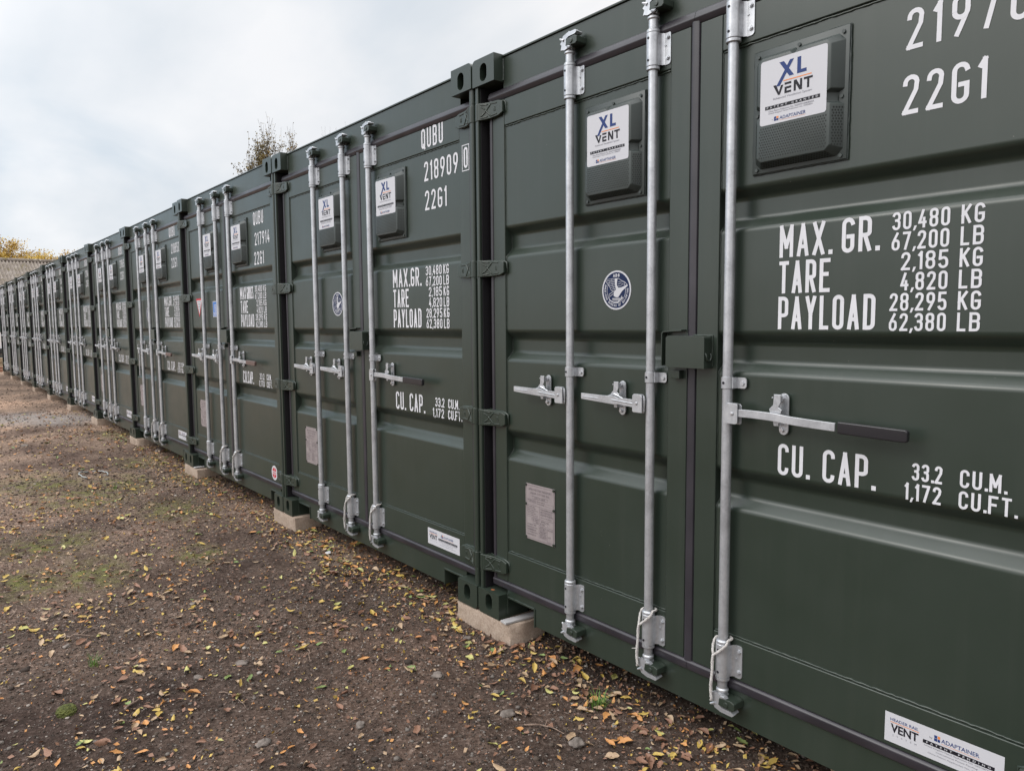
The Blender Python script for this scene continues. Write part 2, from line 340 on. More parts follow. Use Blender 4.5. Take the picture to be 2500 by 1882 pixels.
def print_text(mb, s_, x0, x1, z0, z1, y, mi=0, bold=0.0, shear=0.0):
    key = (s_, bold, shear)
    if key not in _fc:
        cu = bpy.data.curves.new('t', 'FONT'); cu.body = s_; cu.fill_mode = 'FRONT'; cu.resolution_u = 2; cu.offset = bold; cu.shear = shear
        o = bpy.data.objects.new('t', cu); COL.objects.link(o)
        me = bpy.data.meshes.new_from_object(o.evaluated_get(bpy.context.evaluated_depsgraph_get()))
        _fc[key] = ([tuple(v.co) for v in me.vertices], [tuple(p.vertices) for p in me.polygons])
        bpy.data.objects.remove(o); bpy.data.curves.remove(cu); bpy.data.meshes.remove(me)
    vs, fs = _fc[key]
    ax = [v[0] for v in vs]; ay = [v[1] for v in vs]; a0, a1, b0, b1 = min(ax), max(ax), min(ay), max(ay)
    mb.add([(x0+(v[0]-a0)/(a1-a0)*(x1-x0), y, z0+(v[1]-b0)/(b1-b0)*(z1-z0)) for v in vs], fs, mi)
def rect(mb, x0, x1, z0, z1, y, mi): mb.add([(x0, y, z0), (x1, y, z0), (x1, y, z1), (x0, y, z1)], [(0, 1, 2, 3)], mi)
def frame_line(mb, x0, x1, z0, z1, y, t, mi):
    rect(mb, x0, x1, z0, z0+t, y, mi); rect(mb, x0, x1, z1-t, z1, y, mi); rect(mb, x0, x0+t, z0+t, z1-t, y, mi); rect(mb, x1-t, x1, z0+t, z1-t, y, mi)

# ================================================================== GROUND
rng = np.random.default_rng(7)
_tabs = [rng.random((256, 256)) for _ in range(6)]
def vnoise(x, y, s_, k=0):
    x = np.asarray(x)/s_+37.3*k; y = np.asarray(y)/s_+91.7*k; xi = np.floor(x).astype(int); yi = np.floor(y).astype(int)
    fx = x-xi; fy = y-yi; fx = fx*fx*(3-2*fx); fy = fy*fy*(3-2*fy); T = _tabs[k % 6]
    a = T[xi % 256, yi % 256]; b = T[(xi+1) % 256, yi % 256]; c = T[xi % 256, (yi+1) % 256]; d = T[(xi+1) % 256, (yi+1) % 256]
    return (a*(1-fx)+b*fx)*(1-fy)+(c*(1-fx)+d*fx)*fy-.5
GZ = -0.098
def gh(x, y):
    x = np.asarray(x, float); y = np.asarray(y, float)
    near = np.clip(1.6-np.hypot(x-CAM.x, y-CAM.y)/18, .25, 1)
    h = .030*vnoise(x, y, .9, 0)+.016*vnoise(x, y, .31, 1)+near*(.016*vnoise(x, y, .12, 2)+.016*np.maximum(0, vnoise(x, y, .055, 3)-.08)+.008*vnoise(x, y, .05, 5)+.007*vnoise(x, y, .024, 4))
    und = np.clip((y+.25)/.2, 0, 1)*np.clip((.6-y)/.2, 0, 1)*(x < 3)*(x > -27)
    return GZ-.004*np.clip((-x-6)/10, 0, 1)+h*(1-.65*und)
def grow(a, b, step, k, far):
    xs = list(np.arange(a, b, step)); s_ = step
    hi = [xs[-1]]; 
    while hi[-1] < far: s_ *= k; hi.append(hi[-1]+s_)
    s_ = step; lo = [xs[0]]
    while lo[-1] > -far: s_ *= k; lo.append(lo[-1]-s_)
    return np.array(lo[:0:-1]+xs+hi[1:])
gx = grow(-3.6, 2.7, .013, 1.035, 400); gy = grow(-2.3, .15, .013, 1.045, 400)
X, Y = np.meshgrid(gx, gy, indexing='ij'); Z = gh(X, Y)
nx, ny = X.shape
gm = bpy.data.meshes.new('ground'); co = np.stack([X.ravel(), Y.ravel(), Z.ravel()], 1)
idx = np.arange(nx*ny).reshape(nx, ny); q = np.stack([idx[:-1, :-1], idx[1:, :-1], idx[1:, 1:], idx[:-1, 1:]], -1).reshape(-1, 4)
def np_mesh(me, co, quads):
    n = quads.shape[1]; me.vertices.add(len(co)); me.vertices.foreach_set('co', co.astype(np.float32).ravel())
    me.loops.add(quads.size); me.loops.foreach_set('vertex_index', quads.astype(np.int32).ravel())
    me.polygons.add(len(quads)); me.polygons.foreach_set('loop_start', (np.arange(len(quads))*n).astype(np.int32))
    me.polygons.foreach_set('loop_total', np.full(len(quads), n, np.int32)); me.update(calc_edges=True)
np_mesh(gm, co, q); gm.polygons.foreach_set('use_smooth', [True]*len(gm.polygons))
def ground_build(nt, b):
    L = nt.links.new
    tcg = nt.nodes.new('ShaderNodeTexCoord'); o = tcg.outputs['Object']
    big = noise(nt, .8, 5, .6, vec=o); mid = noise(nt, 9, 6, .65, vec=o)
    soil = ramp(nt, mid.outputs[0], [(.28, (.040, .030, .024)), (.48, (.085, .066, .053)), (.68, (.15, .12, .098))])
    v = nt.nodes.new('ShaderNodeTexVoronoi'); v.inputs['Scale'].default_value = 95; L(o, v.inputs['Vector']); v.inputs['Randomness'].default_value = 1
    grv = ramp(nt, v.outputs['Color'], [(.0, (.028, .022, .019)), (.45, (.085, .068, .056)), (.78, (.17, .145, .125)), (.97, (.42, .38, .34))])
    m1 = nt.nodes.new('ShaderNodeMix'); m1.data_type = 'RGBA'; m1.inputs[0].default_value = .55; L(soil.outputs[0], m1.inputs[6]); L(grv.outputs[0], m1.inputs[7])
    # dark damp / light dry patches
    pr = ramp(nt, big.outputs[0], [(.36, (.50, .47, .48)), (.50, (1, 1, 1)), (.64, (1.55, 1.48, 1.42))])
    m2 = nt.nodes.new('ShaderNodeMix'); m2.data_type = 'RGBA'; m2.blend_type = 'MULTIPLY'; m2.inputs[0].default_value = 1; L(m1.outputs[2], m2.inputs[6]); L(pr.outputs[0], m2.inputs[7])
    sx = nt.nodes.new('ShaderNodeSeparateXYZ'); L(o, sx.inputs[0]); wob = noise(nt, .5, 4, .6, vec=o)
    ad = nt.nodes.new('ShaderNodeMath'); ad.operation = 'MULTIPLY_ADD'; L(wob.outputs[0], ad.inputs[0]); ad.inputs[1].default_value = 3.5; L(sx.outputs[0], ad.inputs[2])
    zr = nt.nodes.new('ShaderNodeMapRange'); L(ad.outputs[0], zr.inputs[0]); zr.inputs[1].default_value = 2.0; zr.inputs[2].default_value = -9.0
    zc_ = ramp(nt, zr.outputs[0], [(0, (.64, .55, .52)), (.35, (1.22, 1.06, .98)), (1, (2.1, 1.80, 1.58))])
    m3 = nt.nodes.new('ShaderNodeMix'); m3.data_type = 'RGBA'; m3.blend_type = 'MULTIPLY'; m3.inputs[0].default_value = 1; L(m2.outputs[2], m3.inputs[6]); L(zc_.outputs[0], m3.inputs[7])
    cur = m3.outputs[2]
    def patch(cur, pts, col, amount, nscale, lo, hi):
        acc = None
        for (px, py, rx, ry) in pts:
            c = gp(px, py); s_ = nt.nodes.new('ShaderNodeVectorMath'); s_.operation = 'SUBTRACT'; L(o, s_.inputs[0]); s_.inputs[1].default_value = (c.x, c.y, 0)
            k = nt.nodes.new('ShaderNodeVectorMath'); k.operation = 'MULTIPLY'; L(s_.outputs[0], k.inputs[0]); k.inputs[1].default_value = (1/rx, 1/ry, 0)
            l = nt.nodes.new('ShaderNodeVectorMath'); l.operation = 'LENGTH'; L(k.outputs[0], l.inputs[0])
            mr = nt.nodes.new('ShaderNodeMapRange'); mr.interpolation_type = 'SMOOTHSTEP'; L(l.outputs['Value'], mr.inputs[0]); mr.inputs[1].default_value = .15; mr.inputs[2].default_value = 1.1; mr.inputs[3].default_value = 1; mr.inputs[4].default_value = 0
            if acc is None: acc = mr.outputs[0]
            else:
                a = nt.nodes.new('ShaderNodeMath'); a.operation = 'MAXIMUM'; L(acc, a.inputs[0]); L(mr.outputs[0], a.inputs[1]); acc = a.outputs[0]
        n = noise(nt, nscale, 6, .7, vec=o); nr = ramp(nt, n.outputs[0], [(lo, (0, 0, 0)), (hi, (1, 1, 1))])
        a = nt.nodes.new('ShaderNodeMath'); a.operation = 'MULTIPLY'; L(acc, a.inputs[0]); L(nr.outputs[0], a.inputs[1])
        a2 = nt.nodes.new('ShaderNodeMath'); a2.operation = 'MULTIPLY'; L(a.outputs[0], a2.inputs[0]); a2.inputs[1].default_value = amount
        m = nt.nodes.new('ShaderNodeMix'); m.data_type = 'RGBA'; L(a2.outputs[0], m.inputs[0]); L(cur, m.inputs[6]); m.inputs[7].default_value = (*col, 1)
        return m.outputs[2]
    cur = patch(cur, [(350, 1128, .55, .35), (300, 1180, .7, .35), (470, 1165, .5, .3), (210, 1215, .7, .5), (430, 1245, .6, .35), (290, 1062, .7, .3), (120, 1330, .5, .4), (230, 1400, .45, .3), (60, 1430, .35, .3), (490, 1350, .3, .2), (95, 1180, .8, .5)], (.12, .125, .035), .85, 9, .42, .60)
    cur = patch(cur, [(770, 1330, .35, .3), (830, 1360, .3, .25)], (.22, .18, .14), .75, 14, .3, .6)
    cur = patch(cur, [(140, 1025, 1.2, .9), (60, 1022, 1.4, .9)], (.27, .245, .23), .85, 8, .25, .5)
    cur = patch(cur, [(60, 930, 6, 1.9), (60, 960, 2.5, 1.5)], (.16, .115, .085), .55, 20, .3, .6)
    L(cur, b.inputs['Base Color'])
    b1 = bump(nt, b, v.outputs['Distance'], .55, .006)
    b2 = bump(nt, b, mid.outputs[0], .6, .012, b1); bump(nt, b, noise(nt, 240, 4, .7, vec=o).outputs[0], .6, .004, b2)
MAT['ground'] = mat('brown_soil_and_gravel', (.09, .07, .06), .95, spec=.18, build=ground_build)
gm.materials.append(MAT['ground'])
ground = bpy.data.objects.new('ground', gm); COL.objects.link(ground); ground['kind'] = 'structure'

# ================================================================== CONTAINER PROTOTYPE
CW, CH, CL = 2.438, 2.591, 6.058
FY = .054      # header / sill face
PF, PB = .0565, .0915   # panel outer and recessed faces
SY = .049      # stile face

def casting(flip_x, top, y0=0., sgn=1):
    """ISO corner casting with a real front aperture; local x from outer edge"""
    mb = MB(); w, h = .162, .118; cx0, cz0 = .083, (.052 if top else .066)
    # outer outline, rounded on the outer edge corner away from the post
    r = .022
    def outer():
        if top: return arc(r, h-r, r, r, 90, 180, 5)+[(0, 0), (w, 0), (w, h)]
        return [(w, h), (0, h)][::1]+arc(r, r, r, r, 180, 270, 5)+[(w, 0)]
    O = outer(); n = 40
    def hit(a):
        dx, dz = cos(a), sin(a); best = None
        for i in range(len(O)):
            (x1, z1), (x2, z2) = O[i], O[(i+1) % len(O)]; ex, ez = x2-x1, z2-z1; den = dx*ez-dz*ex
            if abs(den) < 1e-12: continue
            t = ((x1-cx0)*ez-(z1-cz0)*ex)/den; u = ((x1-cx0)*dz-(z1-cz0)*dx)/den
            if t > 0 and -1e-6 <= u <= 1+1e-6: best = t if best is None else min(best, t)
        return best
    angs = sorted([2*pi*i/n for i in range(n)]+[math.atan2(z-cz0, x-cx0) % (2*pi) for x, z in O])
    angs = [a for i, a in enumerate(angs) if i == 0 or a-angs[i-1] > 1e-4]
    def stad(a, hw=.0255, hh=.0395):
        dx, dz = abs(cos(a)), abs(sin(a))
        t = hw/dx if dx > 1e-6 else 9
        if t*dz > hh-hw:
            # on the end arc
            c_ = hh-hw; bq = -dz*c_; cc = c_*c_-hw*hw; t = -bq+math.sqrt(max(0, bq*bq-cc))
        return t
    k = len(angs); out_ = []; inn = []
    for a in angs:
        t = hit(a); out_.append((cx0+t*cos(a), cz0+t*sin(a))); t = stad(a); inn.append((cx0+t*cos(a), cz0+t*sin(a)))
    def X_(x): return (CW-x) if flip_x else x
    base = (CH-h) if top else 0
    def Yy(y): return y0+sgn*y
    rings = [[(X_(x), Yy(y), base+z) for x, z in o_] for o_, y in ((inn, .034), (inn, 0), (out_, 0), (out_, .178))]
    vs = [p for rg in rings for p in rg]; fl = flip_x != (sgn < 0)
    fs = []
    for j in range(3):
        for i in range(k):
            f = (j*k+i, j*k+(i+1) % k, (j+1)*k+(i+1) % k, (j+1)*k+i); fs.append(f[::-1] if fl else f)
    mb.add(vs, fs, 0)
    # dark cavity behind the aperture
    g = [(X_(cx0+.045*cos(a)), Yy(.034), base+cz0+.046*sin(a)) for a in [2*pi*i/16 for i in range(16)]]
    g2 = [(p[0], Yy(.12), p[2]) for p in g]
    mb.add(g+g2, [(i, (i+1) % 16, 16+(i+1) % 16, 16+i) for i in range(16)]+[tuple(range(16, 32))], 1)
    bk = [(X_(x), Yy(.178), base+z) for x, z in out_]; mb.add(bk, [tuple(range(k))], 0)
    return mb
def bead(mb, pts, r, seed=1, n=6, mi=0):
    rd = random.Random(seed); P = []
    for i in range(len(pts)-1):
        a, b = Vector(pts[i]), Vector(pts[i+1]); m = max(2, int((b-a).length/.012))
        P += [a+(b-a)*j/m for j in range(m)]
    P.append(Vector(pts[-1]))
    P = [p+Vector((rd.uniform(-1, 1), rd.uniform(-.6, .6), rd.uniform(-1, 1)))*r*.35 for p in P]
    mb.ring(P, [r*rd.uniform(.7, 1.3) for _ in P], n, mi)

C = empty('shipping_container')
for fx in (False, True):
    for tp in (False, True):
        casting(fx, tp).build('corner_casting', ['paint', 'dark'], C, ang=40)
        mb = MB(); x0 = CW-.162 if fx else 0; z0 = CH-.118 if tp else 0
        mb.box(x0, x0+.162, CL-.178, CL, z0, z0+.118); mb.build('corner_casting', ['paint'], C, bevel=.006)
# header rail with a turned roof lip
mb = MB(); mb.box(.162, CW-.162, FY, .12, 2.437, 2.578); mb.box(.155, CW-.155, FY-.007, .13, 2.5795, 2.588)
bead(mb, [(.164, FY-.001, 2.575), (.164, FY-.001, 2.476)], .0045, 3); bead(mb, [(CW-.164, FY-.001, 2.575), (CW-.164, FY-.001, 2.476)], .0045, 4)
mb.build('header_rail', ['paint'], C, bevel=.003)
# sill with fork notches
nz0, nz1 = .021, .098
mb = MB(); mb.prism([(.162, nz1), (.357, nz1), (.357, nz0), (CW-.357, nz0), (CW-.357, nz1), (CW-.162, nz1), (CW-.162, .139), (.162, .139)], FY, .11)
for s_ in (0, 1):
    f = (lambda x: CW-x) if s_ else (lambda x: x)
    a, b = sorted((f(.168), f(.364))); mb.box(a, b, FY-.005, .20, nz1-.001, nz1+.006)
    a, b = sorted((f(.3575), f(.3655))); mb.box(a, b, FY-.005, .20, nz0-.004, nz1+.005)
    bead(mb, [(f(.172), FY-.003, nz1+.007), (f(.36), FY-.003, nz1+.007)], .003, 7+s_)
    bead(mb, [(f(.164), FY-.001, .117), (f(.164), FY-.001, .02)], .004, 9+s_)
mb.box(.37, CW-.37, .11, .16, nz0, nz0+.008)
mb.build('door_sill', ['paint'], C, bevel=.002)
# underframe and shell
mb = MB(); mb.box(.05, CW-.05, .21, CL-.05, .11, .17)
for k in range(12): mb.box(.06, CW-.06, .45+k*.46, .50+k*.46, .03, .1095)
mb.build('underframe', ['dark'], C)
for fx in (0, 1):
    f = (lambda x: CW-x) if fx else (lambda x: x)
    mb = MB()
    # rounded outer bar of the corner post, deep hinge pocket behind it
    cxp, cyp, rr_ = .0165, .024, .0145
    poly = [(f(x), y) for x, y in arc(.0135, .0205, .0115, .0115, 180, 270, 6)+arc(.0245, .0135, .0045, .0045, 270, 360, 4)+[(.029, .140), (.002, .140)]]
    mb.prismz(poly, .1185, 2.4725)
    a, b = sorted((f(.0295), f(.16))); mb.box(a, b, .132, .16, .1185, 2.4725)
    for zz in (.29, .20, .985, .915, 1.685, 1.61, 2.41): bead(mb, [(f(.004), .012, zz), (f(.029), .012, zz)], .0035, int(zz*99))
    mb.build('corner_post', ['paint'], C, bevel=.002)
    mb = MB(); a, b = sorted((f(.0295), f(.0345))); mb.box(a, b, .022, .131, .119, 2.472); a, b = sorted((f(.035), f(.0640))); mb.box(a, b, .112, .131, .119, 2.472); mb.build('gap_shade_strip', ['seal'], C, bevel=.001)  # black strips added to paint the hinge pocket's shade
    mb = MB(); a, b = sorted((f(.0), f(.06))); mb.box(a, b, CL-.14, CL, .1185, 2.4725); mb.build('corner_post', ['paint'], C, bevel=.004)
    # corrugated side wall
    mb = MB(); P = []; yy = .179; k = 0
    while yy < CL-.18:
        for dx, dy in ((.012, .0), (.012, .07), (.048, .068), (.048, .104)):
            if yy+dy+.036 < CL-.17: P.append((dx, yy+dy+.034))
        yy += .278
    P = [(.012, .16)]+P+[(.012, CL-.16)]
    vs = [(f(x), y, z) for x, y in P for z in (.15, 2.49)]; mb.add(vs, [(2*i, 2*i+2, 2*i+3, 2*i+1) for i in range(len(P)-1)])
    mb.build('side_wall', ['paint'], C, ang=20)
    mb = MB(); a, b = sorted((f(.004), f(.064))); mb.box(a, b, .179, CL-.179, 2.47, 2.535); mb.build('top_side_rail', ['paint'], C, bevel=.004)
    mb = MB(); mb.box(a, b, .179, CL-.179, .02, .168); mb.build('bottom_side_rail', ['paint'], C, bevel=.004)
mb = MB(); P = []; yy = .132
while yy < CL-.15: P += [(yy, 2.545), (yy+.05, 2.545), (yy+.06, 2.565), (yy+.11, 2.565), (yy+.12, 2.545)]; yy += .17
P.append((CL-.05, 2.545)); mb.add([(x, y, z) for y, z in P for x in (.06, CW-.06)], [(2*i, 2*i+1, 2*i+3, 2*i+2) for i in range(len(P)-1)])
mb.build('roof', ['paint'], C, ang=20)
mb = MB(); mb.box(.06, CW-.06, CL-.08, CL-.04, .05, 2.55); mb.build('rear_wall', ['paint'], C)

# ---- doors
RIBS = [(1.830, 1.800, 1.734, 1.698), (1.360, 1.327, 1.264, 1.229), (.902, .867, .805, .768)]
def fillet(P, r, n=5):
    out_ = [P[0]]
    for i in range(1, len(P)-1):
        p, a, b = Vector(P[i]), Vector(P[i-1]), Vector(P[i+1]); d1 = (a-p); d2 = (b-p)
        t = min(r, d1.length*.45, d2.length*.45); s0 = p+d1.normalized()*t; s1 = p+d2.normalized()*t
        for k in range(n+1):
            u = k/n; out_.append(tuple(s0*(1-u)**2+p*2*u*(1-u)+s1*u*u))
    return out_+[P[-1]]
def make_door(xs):
    a0, a1, b0, b1 = xs     # outer stile, inner stile extents
    mb = MB()
    for (p, q_) in ((a0, a1), (b0, b1)): mb.box(p, q_, SY, .104, .178, 2.398)
    # rails, set a shade behind the stiles, panel lapped behind them
    prof = fillet([(.098, 2.397), (SY+.001, 2.397), (SY+.001, 2.284), (SY+.0035, 2.279), (PF, 2.278)], .002, 2)
    mb2 = MB()
    pts = [(PF+.004, 2.30), (PF, 2.29)]
    pts = [(PF, 2.30)]
    for a, b, c, d in RIBS: pts += [(PF, a), (PB, b), (PB, c), (PF, d)]
    pts.append((PF, .31)); pts = fillet(pts, .011, 5)
    vs = [(x, y, z) for y, z in pts for x in (a1-.002, b0+.002)]
    mb2.add(vs, [(2*i, 2*i+2, 2*i+3, 2*i+1) for i in range(len(pts)-1)])
    mb.v += []; 
    mb.box(a1+.0004, b0-.0004, SY+.001, .098, 2.281, 2.3975)
    mb.box(a1+.0004, b0-.0004, SY+.001, .098, .1785, .324)
    me_a = mb.mesh('a', ['paint'], bevel=.0035, seg=2)
    # join both meshes into one door mesh, weld beads included
    mj = MB(); mj.v = [tuple(v.co) for v in me_a.vertices]; mj.f = [tuple(p.vertices) for p in me_a.polygons]; mj.m = [0]*len(mj.f)
    bpy.data.meshes.remove(me_a)
    mj.add(mb2.v, mb2.f)
    bead(mj, [(a1+.004, PF-.001, 2.276), (b0-.004, PF-.001, 2.276)], .0032, 21)
    bead(mj, [(a1+.004, PF-.001, .329), (b0-.004, PF-.001, .329)], .0032, 22)
    for xx, sd_ in ((a1+.001, 23), (b0-.001, 24)):
        pz = [(xx, PF-.0005, 2.276)]
        for a, b, c, d in RIBS: pz += [(xx, PF, a), (xx, PB-.001, b), (xx, PB-.001, c), (xx, PF, d)]
        pz.append((xx, PF-.0005, .33)); bead(mj, pz, .0024, sd_, 5)
    return mj
XL = (.086, .170, 1.114, 1.200); XR = (1.240, 1.327, 2.268, 2.352)
dl = make_door(XL).build('door', ['paint'], C, wn=True)
dr = make_door(XR).build('door', ['paint'], C, wn=True)
tag(dl, 'left door leaf with two locking bars'); tag(dr, 'right door leaf with white stencilled weights')
# gaskets
def gasket_h(mb, x0, x1, z0, z1, up):
    P = [(.058, z0), (.0505, z0+.003), (.0400, z0+.021), (.0480, z1-.006), (.056, z1)] if up else [(.056, z0), (.0455, z0+.005), (.0425, z1-.009), (.0475, z1-.003), (.056, z1)]
    P = fillet(P, .0025, 2)
    mb.add([(x, y, z) for y, z in P for x in (x0, x1)], [(2*i, 2*i+1, 2*i+3, 2*i+2) for i in range(len(P)-1)])
def gasket_v(mb, x0, x1, z0, z1):
    P = fillet([(x0, .060), (x0+.002, .0490), (x0*.75+x1*.25, .0445), (x1-.004, .0465), (x1, .060)], .0025, 2)
    mb.add([(x, y, z) for x, y in P for z in (z0, z1)], [(2*i, 2*i+2, 2*i+3, 2*i+1) for i in range(len(P)-1)])
for d, xs, inner in ((dl, (.064, 1.219), 1), (dr, (1.2205, 2.374), 0)):
    mb = MB(); gasket_h(mb, xs[0], xs[1], 2.396, 2.446, 1); gasket_h(mb, xs[0], xs[1], .138, .179, 0)
    xa_ = .0645 if inner else 2.352
    mb.box(xa_, xa_+.0215, .058, .128, .14, 2.436)  # rubber wall added behind the gasket to darken the hinge pocket
    if inner: gasket_v(mb, .064, .0875, .16, 2.42); gasket_v(mb, 1.2005, 1.2395, .16, 2.42)
    else: gasket_v(mb, 2.3505, 2.374, .16, 2.42)
    mb.build('door_gasket', ['rubber'], d, ang=30)
# hinges: barrel plus tapered strap with raised X ribs
def hinge(fx):
    mb = MB(); f = (lambda x: CW-x) if fx else (lambda x: x)
    cxp = .0185
    poly = [(f(x), y) for x, y in arc(cxp, .0235, .0185, .0185, 180, 360, 8)+[(.037, .05), (.0, .05)]]
    mb.prismz(poly, -.0385, .0385)
    st_ = [(.030, .006, .0385), (.040, .009, .0385), (.062, .021, .0375), (.095, .0290, .0365), (.150, .0315, .0340), (.178, .0325, .0245)]
    vs = []
    for x, y, hz in st_: vs += [(f(x), y, -hz), (f(x), y, hz), (f(x), .0485, hz), (f(x), .0485, -hz)]
    n_ = len(st_); fs = []
    for i in range(n_-1):
        for j in range(4):
            q_ = (4*i+j, 4*i+(j+1) % 4, 4*i+4+(j+1) % 4, 4*i+4+j); fs.append(q_ if fx else q_[::-1])
    fs += [(0, 1, 2, 3) if not fx else (3, 2, 1, 0), tuple(4*(n_-1)+k for k in ((3, 2, 1, 0) if not fx else (0, 1, 2, 3)))]
    mb.add(vs, fs)
    me = mb.mesh('h', ['paint'], bevel=.003)
    mj = MB(); mj.v = [tuple(v.co) for v in me.vertices]; mj.f = [tuple(p.vertices) for p in me.polygons]; mj.m = [0]*len(mj.f)
    bpy.data.meshes.remove(me)
    yo = lambda x: float(np.interp(x, [.030, .040, .062, .095, .150, .178], [.006, .009, .021, .029, .0315, .0325]))
    def ridge(p, q_, r=.0028):
        k_ = 4; mj.ring([(f(p[0]+(q_[0]-p[0])*i/k_), yo(p[0]+(q_[0]-p[0])*i/k_), p[1]+(q_[1]-p[1])*i/k_) for i in range(k_+1)], r*1.15, 6)
    ridge((.045, -.022), (.066, -.006)); ridge((.066, -.006), (.098, .027)); ridge((.045, .022), (.066, .006)); ridge((.066, .006), (.098, -.027))
    ridge((.098, .027), (.140, .0235)); ridge((.098, -.027), (.140, -.0235)); ridge((.045, .030), (.080, .026)); ridge((.045, -.030), (.080, -.026))
    ridge((.122, -.009), (.122, .009), .0016); ridge((.122, .009), (.130, .009), .0016); ridge((.130, .009), (.131, -.009), .0016); ridge((.131, -.009), (.122, -.009), .0016)
    bead(mj, [(f(.045), .050, .0385), (f(.10), .050, .0365), (f(.152), .050, .032), (f(.182), .050, .021), (f(.183), .050, -.021)], .0038, 31)
    return mj
for d, fx in ((dl, 0), (dr, 1)):
    first = None
    for zz in (.247, .952, 1.650, 2.361):
        if first is None: first = hinge(fx).build('hinge', ['paint'], d, loc=(0, 0, zz), wn=True)
        else:
            o = first.copy(); COL.objects.link(o); o.parent = d; o.location = (0, 0, zz)

# ---- ventilation covers
def vent_cover():
    mb = MB()
    mb.box(-.154, .154, .0460, .0535, -.187, .187)
    # raised hood with chamfered sides, cut corners and screw bays
    def loop(x, zt, zb, c): return [(-x+c, zb), (x-c, zb), (x, zb+c), (x, -.030), (x-.016, -.022), (x-.016, .004), (x, .012), (x, zt-c), (x-c, zt), (.012, zt), (.0, zt-.014), (-.012, zt), (-x+c, zt), (-x, zt-c), (-x, .012), (-x+.012, .004), (-x+.012, -.022), (-x, -.030), (-x, zb+c)]
    A = loop(.143, .168, -.175, .020); B = loop(.118, .150, -.160, .014)
    n = len(A); vs = [(x, .0462, z) for x, z in A]+[(x, .012, z) for x, z in B]
    mb.add(vs, [(i, (i+1) % n, n+(i+1) % n, n+i) for i in range(n)]+[tuple(range(n, 2*n))], 0)
    me = mb.mesh('v', ['vent'], bevel=.002, seg=2)
    mj = MB(); mj.v = [tuple(v.co) for v in me.vertices]; mj.f = [tuple(p.vertices) for p in me.polygons]; mj.m = [0]*len(mj.f)
    bpy.data.meshes.remove(me)
    # perforations: flat dark discs, painted as the shade inside holes
    def dot_(c, ux, uz, r=.0026):
        mj.add([tuple(Vector(c)+Vector(ux)*r*cos(a)+Vector(uz)*r*sin(a)) for a in [2*pi*k/6 for k in range(6)]], [tuple(range(6))], 1)
    for j in range(12):
        for i in range(27):
            x = -.108+i*.0081+(j % 2)*.00405
            if x < .110: dot_((x, .0116, -.148+j*.0079), (1, 0, 0), (0, 0, 1))
    e = Vector((.025, .0342, 0)); en = e.normalized(); nr = Vector((.0342, -.025, 0)).normalized()
    for sx in (1, -1):
        for j in range(14):
            for i in range(4):
                c = Vector((.118, .012, -.145+j*.0080))+en*(.008+i*.0085+(j % 2)*.003)+nr*.0005
                c.x *= sx; dot_(c, (en.x*sx, en.y, 0), (0, 0, 1), .0029)
    e = Vector((0, .0342, -.015)).normalized(); nr = Vector((0, -.015, -.0342)).normalized()
    for j in range(4):
        for i in range(26): dot_(Vector((-.104+i*.0083+(j % 2)*.004, .012, -.160))+e*(.008+j*.008)+nr*.0005, (1, 0, 0), tuple(e), .0029)
    for x, z in ((.137, .170), (-.137, .170), (.137, -.176), (-.137, -.176), (.136, -.009), (-.138, -.009), (0, .172)):
        mj.disc(x, .041, .0461, z, .0055, 8, 0)
    bead(mj, [(-.155, .052, .188), (.155, .052, .188), (.155, .052, -.188), (-.155, .052, -.188), (-.155, .052, .188)], .0022, 41)
    return mj
